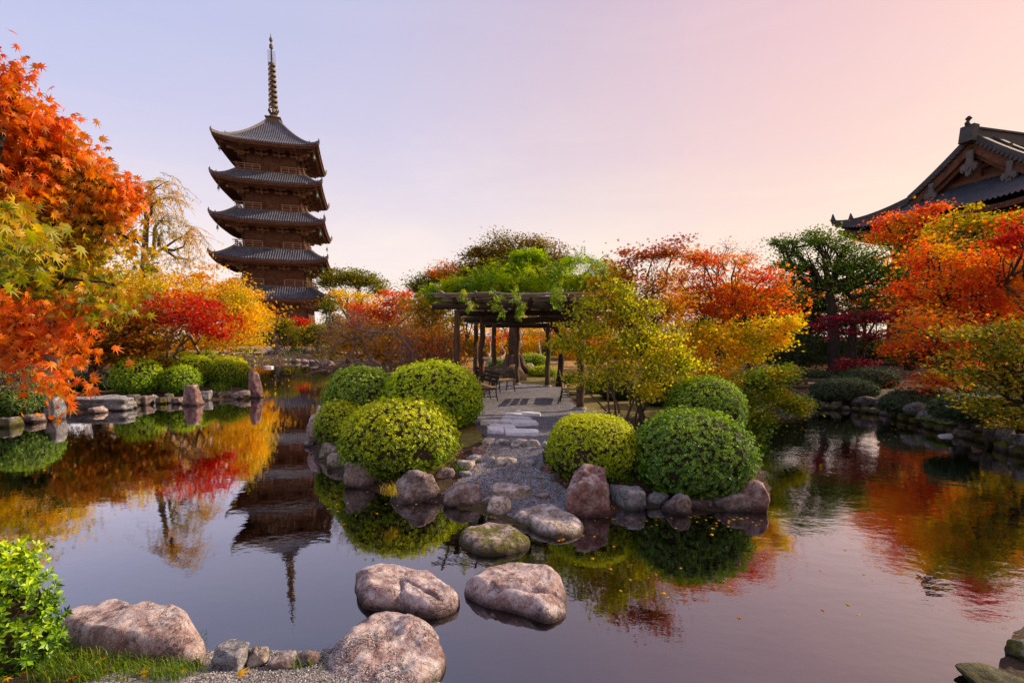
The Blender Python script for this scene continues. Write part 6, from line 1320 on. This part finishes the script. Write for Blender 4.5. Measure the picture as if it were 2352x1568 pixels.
pl = GG(545, 1556); o = leaves('fallen_leaf', np.array([pl + [0, 0, .03]]), np.array([[.1, -.5, 1.]]), np.array([[1., .3, .1]]), .075, 'maple7', O['litter'], None, tuple(pl)); tag(o, 'curled orange leaf lying alone on the near gravel', 'leaf')
# loose pebbles on the near shore
n = 16000; X = RG.uniform(-2.0, .5, n); Y = RG.uniform(2.2, 3.75, n); keep = inpoly(X, Y, shorepoly) & (sdist(X, Y) > .02); X, Y = X[keep], Y[keep]; n = len(X)
D, Q = (np.array([[1, 0, 0], [-1, 0, 0], [0, 1, 0], [0, -1, 0], [0, 0, 1], [0, 0, -1]], float), np.array([[0, 2, 4], [2, 1, 4], [1, 3, 4], [3, 0, 4], [2, 0, 5], [1, 2, 5], [3, 1, 5], [0, 3, 5]]))
s = RG.uniform(.003, .008, (n, 1, 1)); V = D[None] * s * RG.uniform(.6, 1.2, (n, 1, 3)) + np.stack([X, Y, Zg(X, Y) + .012], -1)[:, None]
def pebmat():
    m, nt, out = newmat('loose_pebble'); g = pos(nt); rp = ramp(nt, [(0, (.03, .03, .035)), (.4, (.16, .15, .16)), (.75, (.34, .32, .31)), (1, (.6, .58, .56))]); nt.links.new(g.outputs['Random Per Island'], rp.inputs[0]); principled(nt, out, rp.outputs[0], .7); return m
o = npmesh('pebbles', V.reshape(-1, 3), (Q.ravel()[None] + (np.arange(n) * 6)[:, None]).ravel(), np.full(n * 8, 3), pebmat(), None, False, (-1, 3, .2)); tag(o, 'loose grey pebbles on the near shore', 'gravel', None, 'stuff')
# gravel lying on the broad pale shore stone
from mathutils.bvhtree import BVHTree
st_ = [o_ for o_ in bpy.data.objects if o_.get('label', '').startswith('broad pale shore stone')][0]
bv = BVHTree.FromPolygons([tuple(v.co + st_.location) for v in st_.data.vertices], [tuple(p.vertices) for p in st_.data.polygons])
PS = []
for _ in range(5200):
    t_ = RG.random(); a_, b_ = RG.uniform(720, 1000), RG.uniform(1400, 1600)
    g_ = G(a_, b_, .1); nn_ = float(fbm(np.array([[g_[0] * 5, g_[1] * 5, 1.0]]), 3)[0])
    if nn_ + (b_ - 1490) / 90 - (a_ - 850) / 110 + RG.normal() * .15 < .1 and not (nn_ > .55 and RG.random() < .5): continue
    hit = bv.ray_cast(Vector((g_[0], g_[1], 2)), Vector((0, 0, -1)))
    if hit[0] is not None and hit[0].z > .04: PS.append(np.array(hit[0]) + [0, 0, .002])
if PS:
    PS = np.array(PS); n = len(PS); s = RG.uniform(.003, .0075, (n, 1, 1)); V = D[None] * s * RG.uniform(.6, 1.2, (n, 1, 3)) + PS[:, None]
    o = npmesh('pebbles', V.reshape(-1, 3), (Q.ravel()[None] + (np.arange(n) * 6)[:, None]).ravel(), np.full(n * 8, 3), bpy.data.materials['loose_pebble'], None, False, tuple(PS.mean(0))); tag(o, 'grey gravel strewn over the broad pale shore stone', 'gravel', None, 'stuff')
# carp under the surface
def carp(px, py, L, ang, label):
    c = G(px, py, -.14); R = rotz(ang); mb = MB(); st = np.linspace(0, 1, 14)
    mb2 = []
    rad = np.array([.02, .05, .075, .09, .098, .10, .098, .09, .078, .062, .045, .032, .024, .02]) * L * 1.15
    pts = [c + R @ np.array([(t - .5) * L, .03 * L * math.sin(t * 5), 0]) for t in st]; mb.tube(pts, rad, 12)
    root = thing('carp', c, label, 'fish'); mb.build('body', O['carp'], root, True); f = MB()
    t = pts[-1]; 
    def fin(ps): b = len(f.v); f.v += [np.array(p) + [0, 0, .003] for p in ps] + [np.array(p) - [0, 0, .003] for p in ps]; n_ = len(ps); f.f.append([b + i for i in range(n_)]); f.f.append([b + n_ + i for i in range(n_)][::-1]); [f.f.append([b + i, b + n_ + i, b + n_ + (i + 1) % n_, b + (i + 1) % n_]) for i in range(n_)]
    fin([t, t + R @ np.array([.16 * L, .10 * L, .02]), t + R @ np.array([.10 * L, 0, 0]), t + R @ np.array([.16 * L, -.10 * L, -.02])])
    for sg in (-1, 1): q_ = pts[4] + R @ np.array([0, sg * .09 * L, -.01]); fin([q_, q_ + R @ np.array([.12 * L, sg * .1 * L, -.01]), q_ + R @ np.array([.05 * L, sg * .01, 0])])
    q_ = pts[5] + [0, 0, .09 * L]; f.beam(q_, pts[9] + [0, 0, .09 * L], .006, .04 * L); f.build('fin', O['carp'], root)
O['carp'] = plainmat('carp_skin', (.16, .07, .06), .4, .3, 40)
carp(752, 1440, .42, .25, 'dark reddish carp swimming just under the surface by the near shore')
# ------------------------------------------------------------------ sky and light
SUN_AZ, SUN_EL = math.radians(67), math.radians(25)     # azimuth measured from the view direction towards the right
sd = np.array([math.sin(SUN_AZ) * math.cos(SUN_EL), math.cos(SUN_AZ) * math.cos(SUN_EL), math.sin(SUN_EL)])
L = bpy.data.lights.new('sun', 'SUN'); L.energy = 5.0; L.angle = math.radians(.8); L.color = (1.0, .79, .56)
lo = bpy.data.objects.new('sun', L); COL.objects.link(lo); lo.rotation_euler = Vector(sd).to_track_quat('Z', 'Y').to_euler(); lo.location = (30, 10, 40)
w = bpy.data.worlds.new('World'); sc.world = w; w.use_nodes = True; nt = w.node_tree; nt.nodes.clear()
wo = nt.nodes.new('ShaderNodeOutputWorld'); bgd = nt.nodes.new('ShaderNodeBackground'); nt.links.new(bgd.outputs[0], wo.inputs[0])
sky = nt.nodes.new('ShaderNodeTexSky'); sky.sky_type = 'NISHITA'; sky.sun_disc = False; sky.sun_elevation = SUN_EL; sky.sun_rotation = SUN_AZ; sky.dust_density = 2.5
tc = nt.nodes.new('ShaderNodeTexCoord'); sx = nt.nodes.new('ShaderNodeSeparateXYZ'); nt.links.new(tc.outputs['Generated'], sx.inputs[0])
wn = noise(nt, tc.outputs['Generated'], 1.6, 3, .5)
az = mth(nt, 'ADD', maprange(nt, sx.outputs[0], -.62, .70), maprange(nt, wn.outputs[0], .3, .7, -.06, .06))
hi = ramp(nt, [(0, rgb(166, 184, 228)), (.35, rgb(182, 186, 222)), (.6, rgb(200, 182, 206)), (.85, rgb(228, 186, 198)), (1, rgb(238, 192, 192))]); nt.links.new(az, hi.inputs[0])
lw = ramp(nt, [(0, rgb(222, 214, 238)), (.35, rgb(232, 218, 232)), (.6, rgb(240, 220, 222)), (.85, rgb(250, 220, 208)), (1, rgb(255, 224, 204))]); nt.links.new(az, lw.inputs[0])
hz = ramp(nt, [(0, rgb(255, 240, 232)), (.5, rgb(255, 240, 224)), (1, rgb(255, 232, 206))]); nt.links.new(az, hz.inputs[0])
mpw = nt.nodes.new('ShaderNodeMapping'); mpw.inputs['Scale'].default_value = (1.2, 1.2, 7); nt.links.new(tc.outputs['Generated'], mpw.inputs[0]); cl_ = noise(nt, mpw.outputs[0], 1.7, 6, .6, .8)
zz = mth(nt, 'ADD', sx.outputs[2], maprange(nt, cl_.outputs[0], .3, .7, -.035, .035))
c1 = mixc(nt, maprange(nt, zz, .06, .36), hz.outputs[0], lw.outputs[0]); c2 = mixc(nt, maprange(nt, zz, .16, .62), c1, hi.outputs[0])
c2 = mixc(nt, maprange(nt, cl_.outputs[0], .5, .75, 0, .10), c2, rgb(255, 236, 236))
ms = nt.nodes.new('ShaderNodeVectorMath'); ms.operation = 'SCALE'; ms.inputs['Scale'].default_value = .10; nt.links.new(sky.outputs[0], ms.inputs[0])
nt.links.new(mixc(nt, .05, c2, ms.outputs[0]), bgd.inputs[0]); bgd.inputs[1].default_value = .81
sc.view_settings.view_transform = 'Standard'; sc.view_settings.look = 'None'; sc.view_settings.exposure = .42; sc.view_settings.gamma = 1
sc.cycles.max_bounces = 8; sc.cycles.transparent_max_bounces = 12; sc.cycles.diffuse_bounces = 3; sc.cycles.caustics_reflective = False
